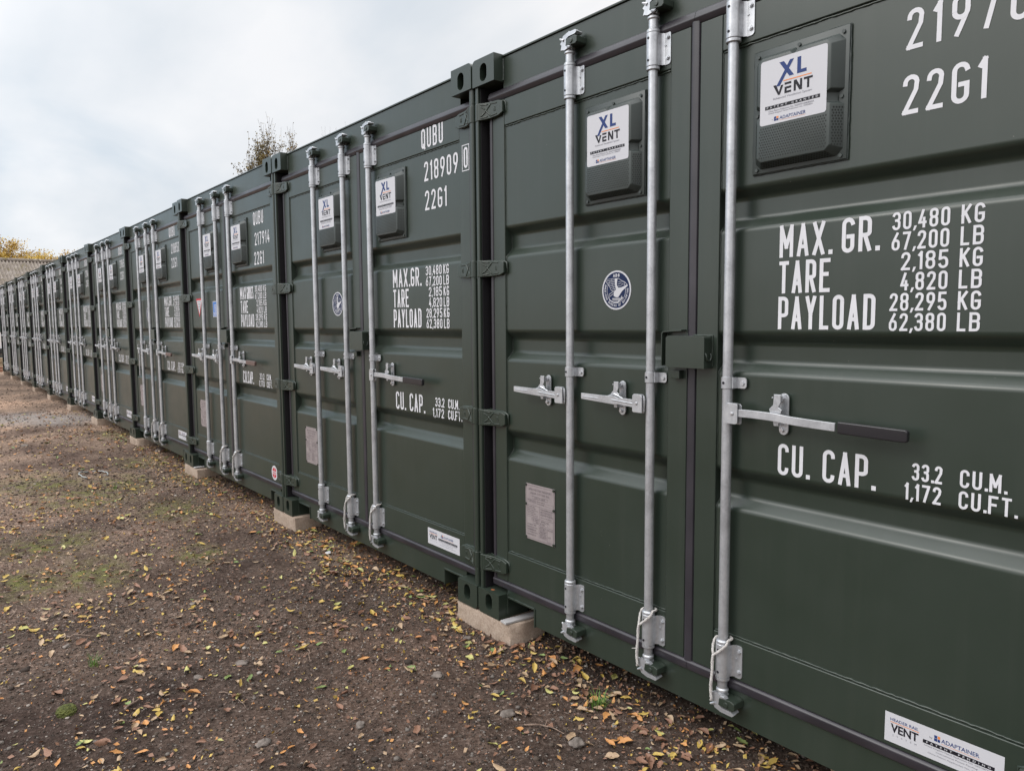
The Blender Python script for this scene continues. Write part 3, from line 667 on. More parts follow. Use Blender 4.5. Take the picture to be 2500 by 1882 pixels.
def vent_label():
    mb = MB(); y = .0112
    r = .008; x0, x1, z0, z1 = -.1075, .1075, -.052, .140
    P = arc(x1-r, z1-r, r, r, 0, 90, 4)+arc(x0+r, z1-r, r, r, 90, 180, 4)+arc(x0+r, z0+r, r, r, 180, 270, 4)+arc(x1-r, z0+r, r, r, 270, 360, 4)
    mb.add([(x, y, z) for x, z in P], [tuple(range(len(P)))], 0); y -= .0004
    # XL: the X has one long leg reaching below the orange rule
    mb.add([(-.045, y, .125), (-.030, y, .125), (.004, y, .078), (-.011, y, .078)], [(0, 1, 2, 3)], 1)
    mb.add([(-.054, y-.0002, .056), (-.042, y-.0002, .056), (.003, y-.0002, .125), (-.010, y-.0002, .125)], [(0, 1, 2, 3)], 1)
    mb.add([(.014, y, .125), (.026, y, .125), (.026, y, .088), (.044, y, .088), (.044, y, .078), (.014, y, .078)], [(0, 1, 2, 3, 4, 5)], 1)
    rect(mb, -.030, .060, .0665, .0695, y, 2)
    # VENT with a stencilled E
    def st(pts): mb.add([(a, y, b) for a, b in pts], [tuple(range(len(pts)))], 3)
    st([(-.064, .061), (-.054, .061), (-.044, .038), (-.047, .030)]); mb.add([(-.047, y-.0002, .030), (-.041, y-.0002, .030), (-.030, y-.0002, .057), (-.038, y-.0002, .057)], [(0, 1, 2, 3)], 3)
    for zz in (.030, .0425, .055): st([(-.026, zz), (-.004, zz), (-.004, zz+.0065), (-.026, zz+.0065)])
    st([(-.026, .0365), (-.019, .0365), (-.019, .0425), (-.026, .0425)])
    st([(.004, .030), (.011, .030), (.011, .0615), (.004, .0615)]); st([(.024, .030), (.031, .030), (.031, .0615), (.024, .0615)])
    mb.add([(.004, y-.0002, .0615), (.0125, y-.0002, .0615), (.031, y-.0002, .030), (.0225, y-.0002, .030)], [(0, 1, 2, 3)], 3)
    st([(.036, .055), (.064, .055), (.064, .0615), (.036, .0615)]); st([(.0465, .030), (.0535, .030), (.0535, .055), (.0465, .055)])
    print_text(mb, 'Advanced Ventilation System', -.064, .062, .0165, .0245, y, 4)
    rect(mb, -.090, .088, -.0065, .0035, y, 3); print_text(mb, 'P  A  T  E  N  T     G  R  A  N  T  E  D', -.084, .082, -.0045, .0015, y-.0003, 0, .01)
    print_text(mb, 'China Patent Publication No. 2020070100858060A', -.078, .070, -.0155, -.0100, y, 4)
    print_text(mb, 'United Kingdom Patent Publication No. 2580080A', -.078, .066, -.0225, -.0172, y, 4)
    for i, (a, b, mi) in enumerate(((-.059, -.0515, 1), (-.0505, -.044, 2))):
        rect(mb, a, b, -.0375, -.0315, y, mi); rect(mb, a, b, -.0440, -.0383, y, 1)
    print_text(mb, 'ADAPTAINER', -.041, .044, -.0425, -.0325, y, 1, .012, .1)
    rect(mb, -.041, .044, -.0452, -.0445, y, 2); rect(mb, -.066, -.063, -.040, -.0385, y, 4)
    return mb
vb = vent_cover().mesh('vent_cover', ['vent', 'dark', 'bright'], ang=30)
vl = vent_label().mesh('vent_label', ['label', 'blue', 'orange', 'black', 'grey'])
for d, xx in ((dl, .845), (dr, 1.604)):
    v = bpy.data.objects.new('vent_cover', vb); COL.objects.link(v); v.parent = C; v.location = (xx, 0, 2.051)
    l = bpy.data.objects.new('vent_label', vl); COL.objects.link(l); l.parent = v

# ---- locking bars
GRIP_PARTS = []
def rod_brackets(zb, zt, up):
    """guide bracket around the bar: body, collars, flange with bolts (bar axis at x=y=0)"""
    mb = MB()
    c0, c1 = (zb-.012, zt+.013)
    n = 20; r = .0235
    mb.lathe(0, 0, [(zb+.0005, .0232), (zb+.002, .0245), (zt-.002, .0245), (zt-.0005, .0232)], n)
    mb.lathe(0, 0, [(zb-.012, .0215), (zb-.010, .0240), (zb-.001, .0240), (zb, .022)], n); mb.lathe(0, 0, [(zt, .022), (zt+.001, .0240), (zt+.009, .0240), (zt+.013, .0205)], n)
    # flange strap going back to the door, then sideways
    P = fillet([(.006, -.0235), (.022, -.010), (.026, .0165), (.040, .0205), (.058, .0205)], .008, 4); t = .004
    front = P; k = len(front)
    back = [(x, y+t) for x, y in P]
    vs = [(x, y, z) for z in (zb+.004, zt-.004) for x, y in front+back]
    m = 2*k; fs = []
    order = list(range(k))+list(range(2*k-1, k-1, -1))
    fs += [(order[i], order[(i+1) % m], m+order[(i+1) % m], m+order[i]) for i in range(m)]
    fs += [(i, k+i, k+i+1, i+1) for i in range(k-1)]+[(m+i, m+i+1, m+k+i+1, m+k+i) for i in range(k-1)]
    mb.add(vs, fs)
    rr2 = .011; mb.prism(arc(.058-rr2+.004, zt-.002-rr2, rr2, rr2, 0, 90, 5)+[(.036, zt-.002), (.036, zb+.002)]+arc(.058-rr2+.004, zb+.002+rr2, rr2, rr2, 270, 360, 5), .0195, .0242)
    for zz in (zb+.024, zt-.022): mb.disc(.050, .0135, .0196, zz, .0075, 6); mb.disc(.050, .011, .0136, zz, .0045, 8)
    mb.disc(.040, .0165, .0196, (zb+zt)/2+.010, .0035, 6)
    # black grub screws on the body
    for zz in (zb+.020, zt-.020):
        d_ = Vector((-.10, -.995, 0)); c = d_*.0245+Vector((0, 0, zz)); mb.ring([c-d_*.004, c+d_*.0012], .0046, 8, 1)
    return mb
def cam(up):
    """forked cam end; up=+1 at header, -1 at sill (origin at end of bar)"""
    mb = MB(); s_ = 1 if up > 0 else -1
    pr = [(0, .0175), (.004, .0215), (.010, .0215), (.014, .016), (.022, .014)]
    if s_ < 0: pr = [(-z, r) for z, r in pr][::-1]
    mb.lathe(0, 0, pr, 16)
    z = lambda a: s_*a
    # C-shaped claw open towards +x
    P = [(-.024, .020), (-.006, .014), (.020, .020), (.030, .028), (.026, .036), (.004, .033), (.002, .054), (.014, .061), (.048, .062), (.056, .070), (.050, .077), (.010, .077), (-.012, .070), (-.020, .050), (-.027, .044), (-.020, .036)]
    mb.prism([(x*1.12, z(a)) for x, a in P], -.024, -.007); mb.prism([(x, z(a)) for x, a in ((.006, .063), (.054, .064), (.060, .070), (.054, .076), (.006, .075))], -.0069, .012); mb.ring([(-.010, -.022, z(.052)), (-.030, -.026, z(.062))], [.007, .003], 6); mb.ring([(.012, -.022, z(.024)), (.030, -.028, z(.018))], [.006, .0035], 6)
    P2 = [(-.014, .018), (.012, .018), (.016, .030), (.010, .062), (-.008, .062), (-.014, .040)]
    mb.prism([(x, z(a)) for x, a in P2], -.0055, .016)
    mb.ring([(-.020, -.014, z(.026)), (-.032, -.018, z(.020))], [.006, .003], 6); mb.ring([(.006, -.010, z(.070)), (.014, -.014, z(.082))], [.006, .0045], 8)
    return mb
def handle_mesh(crank):
    mb = MB()
    if crank:      # long flat bar going +x, origin at pivot
        P = [(-.012, .012), (.06, .0135), (.14, .012), (.19, .007), (.25, .004), (.345, .001)]
        w = .0125
    else:          # cast handle going -x
        P = [(.012, 0), (-.06, .003), (-.10, .004), (-.12, .006), (-.18, .0065), (-.297, .010)]; w = .0115
    ws = [w]*len(P)
    if not crank: ws = [.015, .014, .012, .016, .014, .0115]
    top = [(x, z+ww) for (x, z), ww in zip(P, ws)]; bot = [(x, z-ww) for (x, z), ww in zip(P, ws)]
    if crank: top = fillet(top, .02, 3); bot = fillet(bot, .02, 3)
    mb.prism(top+bot[::-1], -.004, .0045)
    if not crank:
        mb.ring([(-.13, -.004, .008), (-.02, -.004, .001)], .003, 6); mb.ring([(-.288, -.0045, .010), (-.20, -.0045, .008)], .0022, 6)
    return mb
def hub_mesh(crank):
    mb = MB(); s_ = 1 if crank else -1
    # folded clevis: two cheeks and a rolled top
    P = [(0, -.034), (0, .026), (.010*s_, .034), (.040*s_, .034), (.046*s_, .028), (.046*s_, -.030), (.040*s_, -.034)]
    mb.prism([(x, z) for x, z in P], -.0105, -.0055)
    mb.prism([(x+.004*s_, z-.002) for x, z in P], .0065, .0105)
    mb.box(min(0.004*s_, .042*s_), max(.004*s_, .042*s_), -.0054, .0064, .029, .0338)
    mb.disc(.026*s_, -.0135, -.0106, -.0, .0065, 10, 1); mb.disc(.026*s_, -.0155, -.0136, -.0, .004, 10, 1)
    bead(mb, [(0, .002, .03), (0, .002, -.03)], .004, 51)
    return mb
def catch_mesh(flip):
    mb = MB(); s_ = -1 if flip else 1
    w = .0160; P = arc(0, .050, w, w, 0, 180, 8)+arc(0, -.050, w, w, 180, 360, 8)
    mb.prism([(x+.012, z) for x, z in P], .0165, .0225); mb.disc(.008, .0085, .0166, .050, .0075, 6, 1); mb.disc(.008, .0085, .0166, -.050, .0075, 6, 1)
    # hasp wrapping over the handle
    mb.prism([(-.006, .064), (.018, .064), (.018, .040), (.010, .024), (.022, .016), (.018, .004), (-.018, .004), (-.022, .016), (-.008, .030)], -.013, -.0075)
    mb.box(-.004, .012, -.0076, .0165, .040, .058); mb.ring([(-.014, -.010, .052), (-.010, .002, .052)], .003, 6)
    mb.prism([(-.010, -.012), (.012, -.012), (.010, -.036), (-.006, -.036)], -.011, -.0065); mb.box(-.004, .009, -.0066, .0165, -.036, -.022)
    if not flip: mb.ring([(-.042, -.013, .004), (.0, -.015, .016), (.040, -.011, .002)], [.003, .0055, .003], 6)
    return mb
RY = .0265
rod_me = MB(); rod_me.lathe(0, 0, [(.128, .0168), (2.474, .0168)], 20)
for zz in (.128,): pass
rod_mesh = rod_me.mesh('locking_bar', ['galv'])
br_lo = rod_brackets(.186, .304, 0).mesh('bar_bracket', ['galv', 'black']); br_hi = rod_brackets(2.297, 2.413, 1).mesh('bar_bracket', ['galv', 'black'])
cam_hi = cam(1).mesh('bar_cam', ['galv']); cam_lo = cam(-1).mesh('bar_cam', ['galv'])
cl = MB(); cl.lathe(0, 0, [(1.178, .019), (1.179, .0208), (1.215, .0208), (1.216, .019)], 20)
cl.prism(arc(.050, 1.206, .009, .009, 0, 90, 4)+[(.014, 1.215)]+[(.014, 1.179)]+arc(.050, 1.188, .009, .009, 270, 360, 4), .0185, .0228); cl.box(.014, .024, -.004, .0186, 1.179, 1.215)
cl.disc(.045, .0125, .0186, 1.196, .0075, 6); cl.ring([(-.0018, -.018, 1.197), (-.0021, -.0220, 1.197)], .0046, 8, 1)
cl_mesh = cl.mesh('bar_clamp', ['galv', 'black'], ang=35)
hm = {k: (handle_mesh(k).mesh('handle', ['galv'], bevel=.0012), hub_mesh(k).mesh('handle_hub', ['galv', 'bright'], bevel=.001), catch_mesh(k).mesh('handle_catch', ['galv', 'bright'], bevel=.0012)) for k in (False, True)}
gb = MB(); gb.prism([(.178+a, b) for a, b in ((0, -.0165), (.19, -.021), (.196, -.016), (.196, .010), (.19, .0145), (0, .0185))], -.0085, .009)
grip_mesh = gb.mesh('handle_grip', ['grip'], bevel=.004, seg=3)
def kid(name, me, par, loc=(0, 0, 0)):
    o = bpy.data.objects.new(name, me); COL.objects.link(o); o.parent = par; o.location = loc; return o
def keeper(z, s_, x):
    mb = MB()
    mb.prism([(.002, z-.012), (.058, z-.016), (.066, z-.010), (.066, z+.012), (.050, z+.018), (.006, z+.014)], .000, .0535)
    mb.prism([(-.022, z-.012), (-.004, z-.012), (-.004, z+.012), (-.022, z+.012)], .012, .0535)
    mb.disc(.034, -.004, .0001, z, .009, 10)
    mb.ring([(.026, .020, z-s_*.0-.004*0), (.026, .012, z-.026)], [.007, .006], 8, 1)
    return mb
kh = keeper(2.497, 1, 0).mesh('cam_keeper', ['paint', 'galv'], bevel=.004); kl = keeper(.104, -1, 0).mesh('cam_keeper', ['paint', 'galv'], bevel=.004)
for i, (x, crank) in enumerate(((.6235, False), (1.0530, False), (1.3850, True))):
    rod = kid('locking_bar', rod_mesh, C, (x, RY, 0))
    kid('bar_bracket', br_lo, rod); kid('bar_bracket', br_hi, rod); kid('bar_cam', cam_hi, rod, (0, 0, 2.4575)); kid('bar_cam', cam_lo, rod, (0, 0, .146)); kid('bar_clamp', cl_mesh, rod)
    h, hb, ca = hm[crank]
    pv = (.016 if crank else -.012)
    kid('handle_hub', hb, rod, (pv, -.024, 1.100)); hd = kid('handle', h, rod, (pv+(.026 if crank else -.026), -.025, 1.090 if crank else 1.096))
    kid('handle_catch', ca, rod, (.185 if crank else -.166, 0, 1.108))
    if crank: kid('handle_grip', grip_mesh, rod, (pv+.026+.176-.0, -.025, 1.0905))
    kid('cam_keeper', kh, C, (x, 0, 0)); kid('cam_keeper', kl, C, (x, 0, 0))

# ---- lock box, its backing bracket and seal hook
mb = MB()
x0, x1, z0, z1 = 1.141, 1.306, 1.240, 1.350
O = arc(x1-.010, z1-.010, .010, .010, 0, 90, 4)+arc(x0+.010, z1-.010, .010, .010, 90, 180, 4)+[(x0, z0), (x1, z0)]
n = len(O); I_ = [((x-1.2235)*.95+1.2235, (z-z0)*.955+z0) for x, z in O]
mb.add([(x, .003, z) for x, z in O]+[(x, .0485, z) for x, z in O], [tuple(range(n))]+[((i+1) % n, i, n+i, n+(i+1) % n) for i in range(n) if i != n-2], 0)
mb.add([(x, .007, z) for x, z in I_]+[(x, .0485, z) for x, z in I_], [tuple(range(n-1, -1, -1))]+[(i, (i+1) % n, n+(i+1) % n, n+i) for i in range(n) if i != n-2], 1)
bead(mb, [(1.225, .048, 1.352), (1.307, .048, 1.352), (1.308, .048, 1.30), (1.308, .048, 1.245)], .0038, 61)
lb = mb.build('lock_box', ['paint', 'dark'], C, bevel=.0025)
mb = MB(); mb.ring([(x1+.001, .010, 1.292)]+[(x1+.006, .022-.013*cos(a), 1.282-.017*sin(a)) for a in [i*pi/8 for i in range(9)]]+[(x1+.002, .037, 1.290)], .0026, 8); mb.build('seal_hook', ['paint'], lb)
mb = MB(); mb.prism(fillet([(1.196, 1.372), (1.106, 1.366), (1.106, 1.243)], .012, 4)+fillet([(1.110, 1.243), (1.110, 1.362), (1.196, 1.367)], .010, 4), .020, .0485)
mb.box(1.112, 1.215, .0485, .0495, 1.243, 1.36); mb.build('lock_bracket', ['paint'], C, bevel=.001)
mb = MB(); mb.box(1.146, 1.184, .026, .0485, 1.198, 1.228); mb.build('lock_staple', ['paint'], C, bevel=.002)

# ---- plate, stickers, lettering : builders in container coordinates
TY = PF-.0005  # just proud of the recessed panel
def data_plate():
    mb = MB(); y = TY-.0028; x0, x1, z0, z1 = .301, .496, .422, .676
    mb.box(x0, x1, y, PF-.0005, z0, z1); y -= .0003
    frame_line(mb, x0+.006, x1-.006, z0+.006, z1-.006, y, .0012, 1)
    pt = lambda s_, a, b, c, d: print_text(mb, s_, x0+a, x0+b, z0+c, z0+d, y, 1)
    pt('APPROVED FOR TRANSPORT', .020, .176, .225, .235); pt('UNDER CUSTOMS SEAL', .032, .164, .209, .219)
    frame_line(mb, x0+.045, x0+.152, z0+.189, z0+.202, y, .001, 1); pt('USA/228-AB/34', .062, .132, .191, .200)
    pt('TYPE', .012, .024, .178, .184); frame_line(mb, x0+.026, x0+.072, z0+.172, z0+.185, y, .0008, 1); pt('ADM 20/21-AB', .030, .068, .175, .182)
    pt("MANUFACTURER'S No.", .078, .132, .178, .184); pt('OF THE CONTAINER', .078, .128, .168, .174); frame_line(mb, x0+.138, x0+.186, z0+.168, z0+.180, y, .0008, 1)
    for a in (.158, .104): rect(mb, x0+.008, x1-.008, z0+a, z0+a+.001, y, 1)
    rect(mb, x0+.096, x0+.097, z0+.105, z0+.157, y, 1)
    for i, s_ in enumerate(('OWNER Ltd', 'Registered Office', 'Unit 1 Wharf Lane', 'East Street, London', 'United Kingdom', 'www.office.co.uk')): pt(s_, .012, .060+.012*(i % 3), .149-i*.0077, .1545-i*.0077)
    for i, s_ in enumerate(('TIMBER COMPONENT TREATMENT', 'IM/COM/2021', 'PERMETHRIN', 'components as approved only')): pt(s_, .102, .184-.010*(i % 2), .146-i*.012, .1525-i*.012)
    frame_line(mb, x0+.110, x0+.178, z0+.130, z0+.143, y, .0008, 1)
    pt('CSC SAFETY APPROVAL', .040, .160, .090, .100); frame_line(mb, x0+.050, x0+.150, z0+.078, z0+.088, y, .0008, 1); pt('GB-C 6/1286', .070, .130, .0795, .0865)
    for i, s_ in enumerate(('DATE MANUFACTURED', 'IDENTIFICATION No.', 'MAXIMUM OPERATING GROSS MASS', 'ALLOW. STACKING LOAD FOR 1.8g', 'TRANSVERSE RACKING TEST FORCE')): pt(s_, .012, .082-.010*((i+1) % 2), .066-i*.0115, .0725-i*.0115)
    for i, s_ in enumerate(('2021', 'QUBU', '30,480 KG 67,200 LB', '192,000 KG 423,280', '150,000 NEWTONS')): pt(s_, .096, .138, .066-i*.0115, .0725-i*.0115); frame_line(mb, x0+.090, x0+.144, z0+.064-i*.0115, z0+.0745-i*.0115, y, .0006, 1)
    frame_line(mb, x0+.148, x0+.186, z0+.010, z0+.074, y, .0008, 1); pt('NEXT EXAM', .150, .182, .062, .068); pt('ACEP', .152, .170, .030, .036)
    for x, z in ((.004, .248), (.191, .248), (.004, .160), (.191, .160), (.004, .007), (.191, .007)): mb.disc(x0+x, y-.004, y, z0+z, .006, 10, 2)
    return mb
def header_sticker(x0=1.922, z1=.279):
    mb = MB(); y = SY+.001-.0006; z0 = z1-.087; x1 = x0+.302
    mb.box(x0, x1, y, SY+.0008, z0, z1); y -= .0003
    X = lambda u: x0+u*.302; Zc = lambda v: z0+v*.087
    print_text(mb, 'HEADER RAIL', X(.05), X(.305), Zc(.74), Zc(.84), y, 1, .01, .0); rect(mb, X(.05), X(.31), Zc(.69), Zc(.71), y, 3)
    print_text(mb, 'VENT', X(.055), X(.305), Zc(.36), Zc(.65), y, 2, .03); print_text(mb, 'S    Y    S    T    E    M', X(.075), X(.29), Zc(.23), Zc(.29), y, 4)
    print_text(mb, 'by', X(.40), X(.425), Zc(.66), Zc(.73), y, 2)
    rect(mb, X(.44), X(.466), Zc(.74), Zc(.83), y, 1); rect(mb, X(.44), X(.466), Zc(.64), Zc(.73), y, 1); rect(mb, X(.47), X(.49), Zc(.74), Zc(.83), y, 3); rect(mb, X(.47), X(.49), Zc(.64), Zc(.73), y, 1)
    print_text(mb, 'ADAPTAINER', X(.50), X(.81), Zc(.66), Zc(.79), y, 1, .012); rect(mb, X(.50), X(.81), Zc(.615), Zc(.625), y, 3)
    rect(mb, X(.345), X(.93), Zc(.44), Zc(.56), y, 2); print_text(mb, 'P  A  T  E  N  T     P  E  N  D  I  N  G', X(.375), X(.90), Zc(.47), Zc(.53), y-.0003, 0, .015)
    print_text(mb, 'United Kingdom Patent Application NO. GB2108727.3', X(.36), X(.91), Zc(.35), Zc(.41), y, 4)
    print_text(mb, 'International Patent Pending', X(.46), X(.80), Zc(.25), Zc(.31), y, 4); print_text(mb, 'China Patent Application No. 20221018', X(.39), X(.87), Zc(.14), Zc(.20), y, 4)
    return mb
def ring_poly(mb, cx_, cz_, r, y, mi, n=36): mb.add([(cx_+r*cos(2*pi*i/n), y, cz_+r*sin(2*pi*i/n)) for i in range(n)], [tuple(range(n))], mi)
def arc_text(mb, s_, cx_, cz_, r, h, a0, a1, y, st, mi, inside=True):
    n = len(s_); k = abs(a1-a0)/180*pi*r/n
    for i, c in enumerate(s_):
        a = R_(a0+(a1-a0)*(i+.5)/n); w = k*.62*ADV.get(c, 1.)
        if c == ' ': continue
        d = 1 if a1 > a0 else -1
        rad = Vector((cos(a), sin(a))); tan = Vector((-sin(a), cos(a)))*d; up = -rad*d
        for li, (pts, cl_) in enumerate(glyph(c, w, h)):
            ribbon(mb, pts, cl_, st, lambda u, v, l: (cx_+rad.x*r+tan.x*(u-w/2)+up.x*(v-h/2), y-l*.0001, cz_+rad.y*r+tan.y*(u-w/2)+up.y*(v-h/2)), li, mi)
def round_sticker(cx_=.854, cz_=1.522, r=.0755):
    mb = MB(); y = TY-.0012
    mb.disc(cx_, y, PF, cz_, r, 40, 0); y -= .0002; ring_poly(mb, cx_, cz_, r*.915, y, 1); y -= .0002
    def line(pts, t=.02, lay=0): ribbon(mb, [(a*r, b*r) for a, b in pts], False, t*r*.8, lambda a, b, l: (cx_+a, y-l*.0001, cz_+b), lay, 0)
    stencil(mb, 'ABS', cx_-.22*r, cx_+.22*r, cz_+.67*r, .16*r, .040*r, y, .35)
    arc_text(mb, 'AMERICAN BUREAU OF SHIPPING', cx_, cz_, r*.78, .105*r, 156, 366, y, .020*r, 0)
    line([(.64*cos(R_(a)), .64*sin(R_(a))-.02) for a in range(132, 402, 9)], .025)
    # bird of prey with raised wings over a shield
    def poly(pts, lay=1): mb.add([(cx_+a*r, y-lay*.0001, cz_+b*r) for a, b in pts], [tuple(range(len(pts)))], 0)
    poly([(-.11, .60), (.10, .60), (.04, .42), (.04, .25), (.15, .12), (.34, .13), (.55, .19), (.75, .26), (.79, .20), (.64, .10), (.40, -.06), (.14, -.36), (.0, -.36), (-.17, -.30), (-.17, -.10), (-.02, .04), (-.09, .30)])
    for k, (xa, xb) in enumerate(((-.78, -.12), (-.74, -.11), (-.62, -.10), (-.52, -.09), (-.46, -.06), (-.40, -.02), (-.30, .02), (-.20, .04))): line([(xa, .58-k*.085-.02), (xb, .60-k*.085)], .02, 2)
    line([(-.78, .55), (-.62, .34), (-.48, .22), (-.36, .02), (-.16, -.08)], .026, 3); line([(-.32, .58), (-.28, .30), (-.10, .02)], .018, 4)
    line([(.12, .60), (.40, .46), (.58, .40), (.74, .26)], .026, 3); line([(.10, .40), (.40, .44), (.72, .30)], .018, 2); line([(.10, .30), (.34, .34), (.60, .24)], .018, 3); line([(.12, .22), (.30, .20), (.46, .30)], .018, 4)
    for k in range(7): poly([(-.26+k*.075, -.40), (-.20+k*.075, -.40), (-.235+k*.08, -.60-.05*(k % 2))], 2)
    line([(-.24, -.08), (-.50, -.20), (-.48, -.42)], .026, 2); line([(-.20, -.18), (-.44, -.30)], .03, 3); line([(-.46, -.48), (-.20, -.62), (.10, -.62), (.44, -.40)], .06, 5); line([(.40, -.30), (.30, -.44), (.42, -.36)], .03, 6)
    return mb
def weights(T, gross, xm, xn, xk, cap, xc2, y=TY-.0008):
    """xm: left,right of the words; xn: left,right of figures; xk: left,right of units"""
    W_ = T('weight_lettering'); F_ = T('weight_figures'); K_ = T('capacity_lettering'); Q_ = T('capacity_figures'); FU = T('weight_units'); QU = T('capacity_units')
    for (s_, a, b) in gross: stencil(W_, s_, a, b, 1.596, .100, .0118, y)
    stencil(W_, 'TARE', xm[0], xm[0]+.168, 1.485, .100, .0118, y); stencil(W_, 'PAYLOAD', xm[0], xm[1], 1.3735, .102, .0118, y)
    for i, (n_, u_) in enumerate((('30,480', 'KG'), ('67,200', 'LB'), ('2,185', 'KG'), ('4,820', 'LB'), ('28,295', 'KG'), ('62,380', 'LB'))):
        z = 1.647-i*.0553; a = xn[0]+(.027 if len(n_) == 5 else 0)
        stencil(F_, n_, a, xn[1], z, .049, .0068, y); stencil(FU, u_, xk[0], xk[1], z, .049, .0068, y)
    for (s_, a, b) in cap: stencil(K_, s_, a, b, .912, .100, .0118, y)
    (a, b, c, d), (e, f_, g, h) = xc2[0], xc2[1]
    stencil(Q_, '33.2', a, b, .960, .048, .0068, y); stencil(QU, 'CU.M.', c, d, .960, .048, .0068, y)
    stencil(Q_, xc2[2], e, f_, .903, .048, .0068, y); stencil(QU, 'CU.FT.', g, h, .903, .048, .0068, y)

index_kids()
NAMES = {}
OFFS = [(0, 0, 0, 0), (.0039, -.0033, .0021, .0001), (.0118, -.0059, .0024, -.0004), (.0038, .0001, -.0067, .0008), (.0035, .0022, -.0035, .0005)]
TILT = [0, -.0002, .0005, .0028, -.0007]
LAB = ['green shipping container nearest the camera, stencilled 21970, cut off by the right edge',
 'green shipping container stencilled QUBU 218909 with a boxed zero',
 'green shipping container stencilled 217914 with a red triangle and a round red sticker',
 'green shipping container stencilled 218850 with one handle hanging loose, left of the one numbered 217914',
 'green shipping container fifth from the right edge in the row',
 'green shipping container sixth from the right edge in the row',
 'green shipping container seventh from the right edge in the row',
 'green shipping container fourth from the far left end of the row',
 'green shipping container third from the far left end of the row',
 'green shipping container second from the far left end of the row',
 'green shipping container at the far left end of the row, beside a white van']
rd = random.Random(5)
conts = []
for c in range(11):
    o = C if c == 0 else copy_tree(C)
    ox, oy, oz, ya = OFFS[c] if c < 5 else (rd.uniform(-.003, .006), rd.uniform(-.008, .008), rd.uniform(-.006, .004), rd.uniform(-.001, .001))
    o.location = (-2.45*c+ox, oy, oz); o.rotation_euler = (0, -(TILT[c] if c < 5 else rd.uniform(-.001, .001)), ya)
    tag(o, LAB[c], 'shipping container', 'shipping containers standing in a row'); conts.append(o)
index_kids()
def child(o, nm, k=0): return [x for x in KIDS[o.name] if x.name.split('.')[0] == nm][k]
plate_me = data_plate().mesh('data_plate', ['plate', 'plateink', 'paint'])
hs_me = header_sticker().mesh('header_vent_sticker', ['label', 'blue', 'black', 'orange', 'grey'])
abs_me = round_sticker().mesh('round_sticker', ['label', 'navy'])
for c, o in enumerate(conts):
    L_, R2 = child(o, 'door', 0), child(o, 'door', 1)
    kid('data_plate', plate_me, L_, (.022 if c == 1 else 0, 0, 0))
    if c != 2:
        kid('round_sticker', abs_me, L_, (.030 if c == 1 else 0, 0, 0)); kid('vent_sticker', hs_me, R2, (0, 0, 0 if c == 0 else .014))
    y = TY-.0008; ex = R2; lets = {}
    def T(nm):
        if nm not in lets: lets[nm] = MB()
        return lets[nm]
    if c == 0:
        stencil(T('owner_code_lettering'), 'QUBU', 1.900, 2.100, 2.296, .100, .0118, SY+.0002, .45)
        stencil(T('serial_number_lettering'), '21970', 1.910, 2.196, 2.122, .105, .0120, y, .55); stencil(T('type_code_lettering'), '22G1', 1.905, 2.109, 1.953, .103, .0120, y, .45)
        weights(T, (('MAX.', 1.547, 1.712), ('GR.', 1.747, 1.850)), (1.547, 1.851), (1.890, 2.037), (2.064, 2.118), (('CU.', 1.558, 1.660), ('CAP.', 1.708, 1.862)), ((1.967, 2.045, 2.088, 2.194), (1.949, 2.044, 2.087, 2.219), '1,172'))
    elif c == 2:
        stencil(T('owner_code_lettering'), 'QUBU', 1.892, 2.104, 2.162, .099, .0118, y, .45); stencil(T('serial_number_lettering'), '217914', 1.912, 2.218, 2.006, .096, .0118, y, .45); stencil(T('type_code_lettering'), '22G1', 1.888, 2.090, 1.857, .099, .0118, y, .45)
        weights(T, (('MAX', 1.534, 1.668), ('GROSS', 1.690, 1.836)), (1.536, 1.834), (1.873, 2.026), (2.050, 2.112), (('CU.', 1.529, 1.625), ('CAP.', 1.640, 1.768)), ((1.910, 2.010, 2.060, 2.154), (1.892, 2.008, 2.058, 2.164), '1,170'))
    else:
        num = {1: '218909', 3: '218850'}.get(c) or '218'+['654', '417', '630', '152', '096', '733', '948'][c-4]
        d = 0 if c == 1 else .004
        stencil(T('owner_code_lettering'), 'QUBU', 1.925-d*2, 2.127, 2.297, .100, .0118, SY+.0002, .45)
        if c != 3: stencil(T('serial_number_lettering'), num, 1.938, 2.246, 2.132, .099, .0118, y, .45)
        else: stencil(T('serial_number_lettering'), num, 1.952, 2.250, 2.128, .099, .0118, y, .45)
        stencil(T('boxed_check_digit'), '0', 2.305, 2.338, 2.140, .098, .0110, SY-.0005); frame_line(T('boxed_check_digit'), 2.291, 2.350, 2.126, 2.250, SY-.0007, .004, 0)
        stencil(T('type_code_lettering'), '22G1', 1.942-d, 2.144, 1.983, .100, .0118, y, .45)
        weights(T, (('MAX.', 1.592, 1.770), ('GR.', 1.784, 1.886)), (1.592, 1.887), (1.937, 2.088), (2.103, 2.153), (('CU.', 1.598, 1.700), ('CAP.', 1.748, 1.900)), ((2.008, 2.095, 2.130, 2.228), (1.983, 2.090, 2.128, 2.250), '1,172'))
    for nm, mb in lets.items(): mb.build(nm, ['white'], R2)
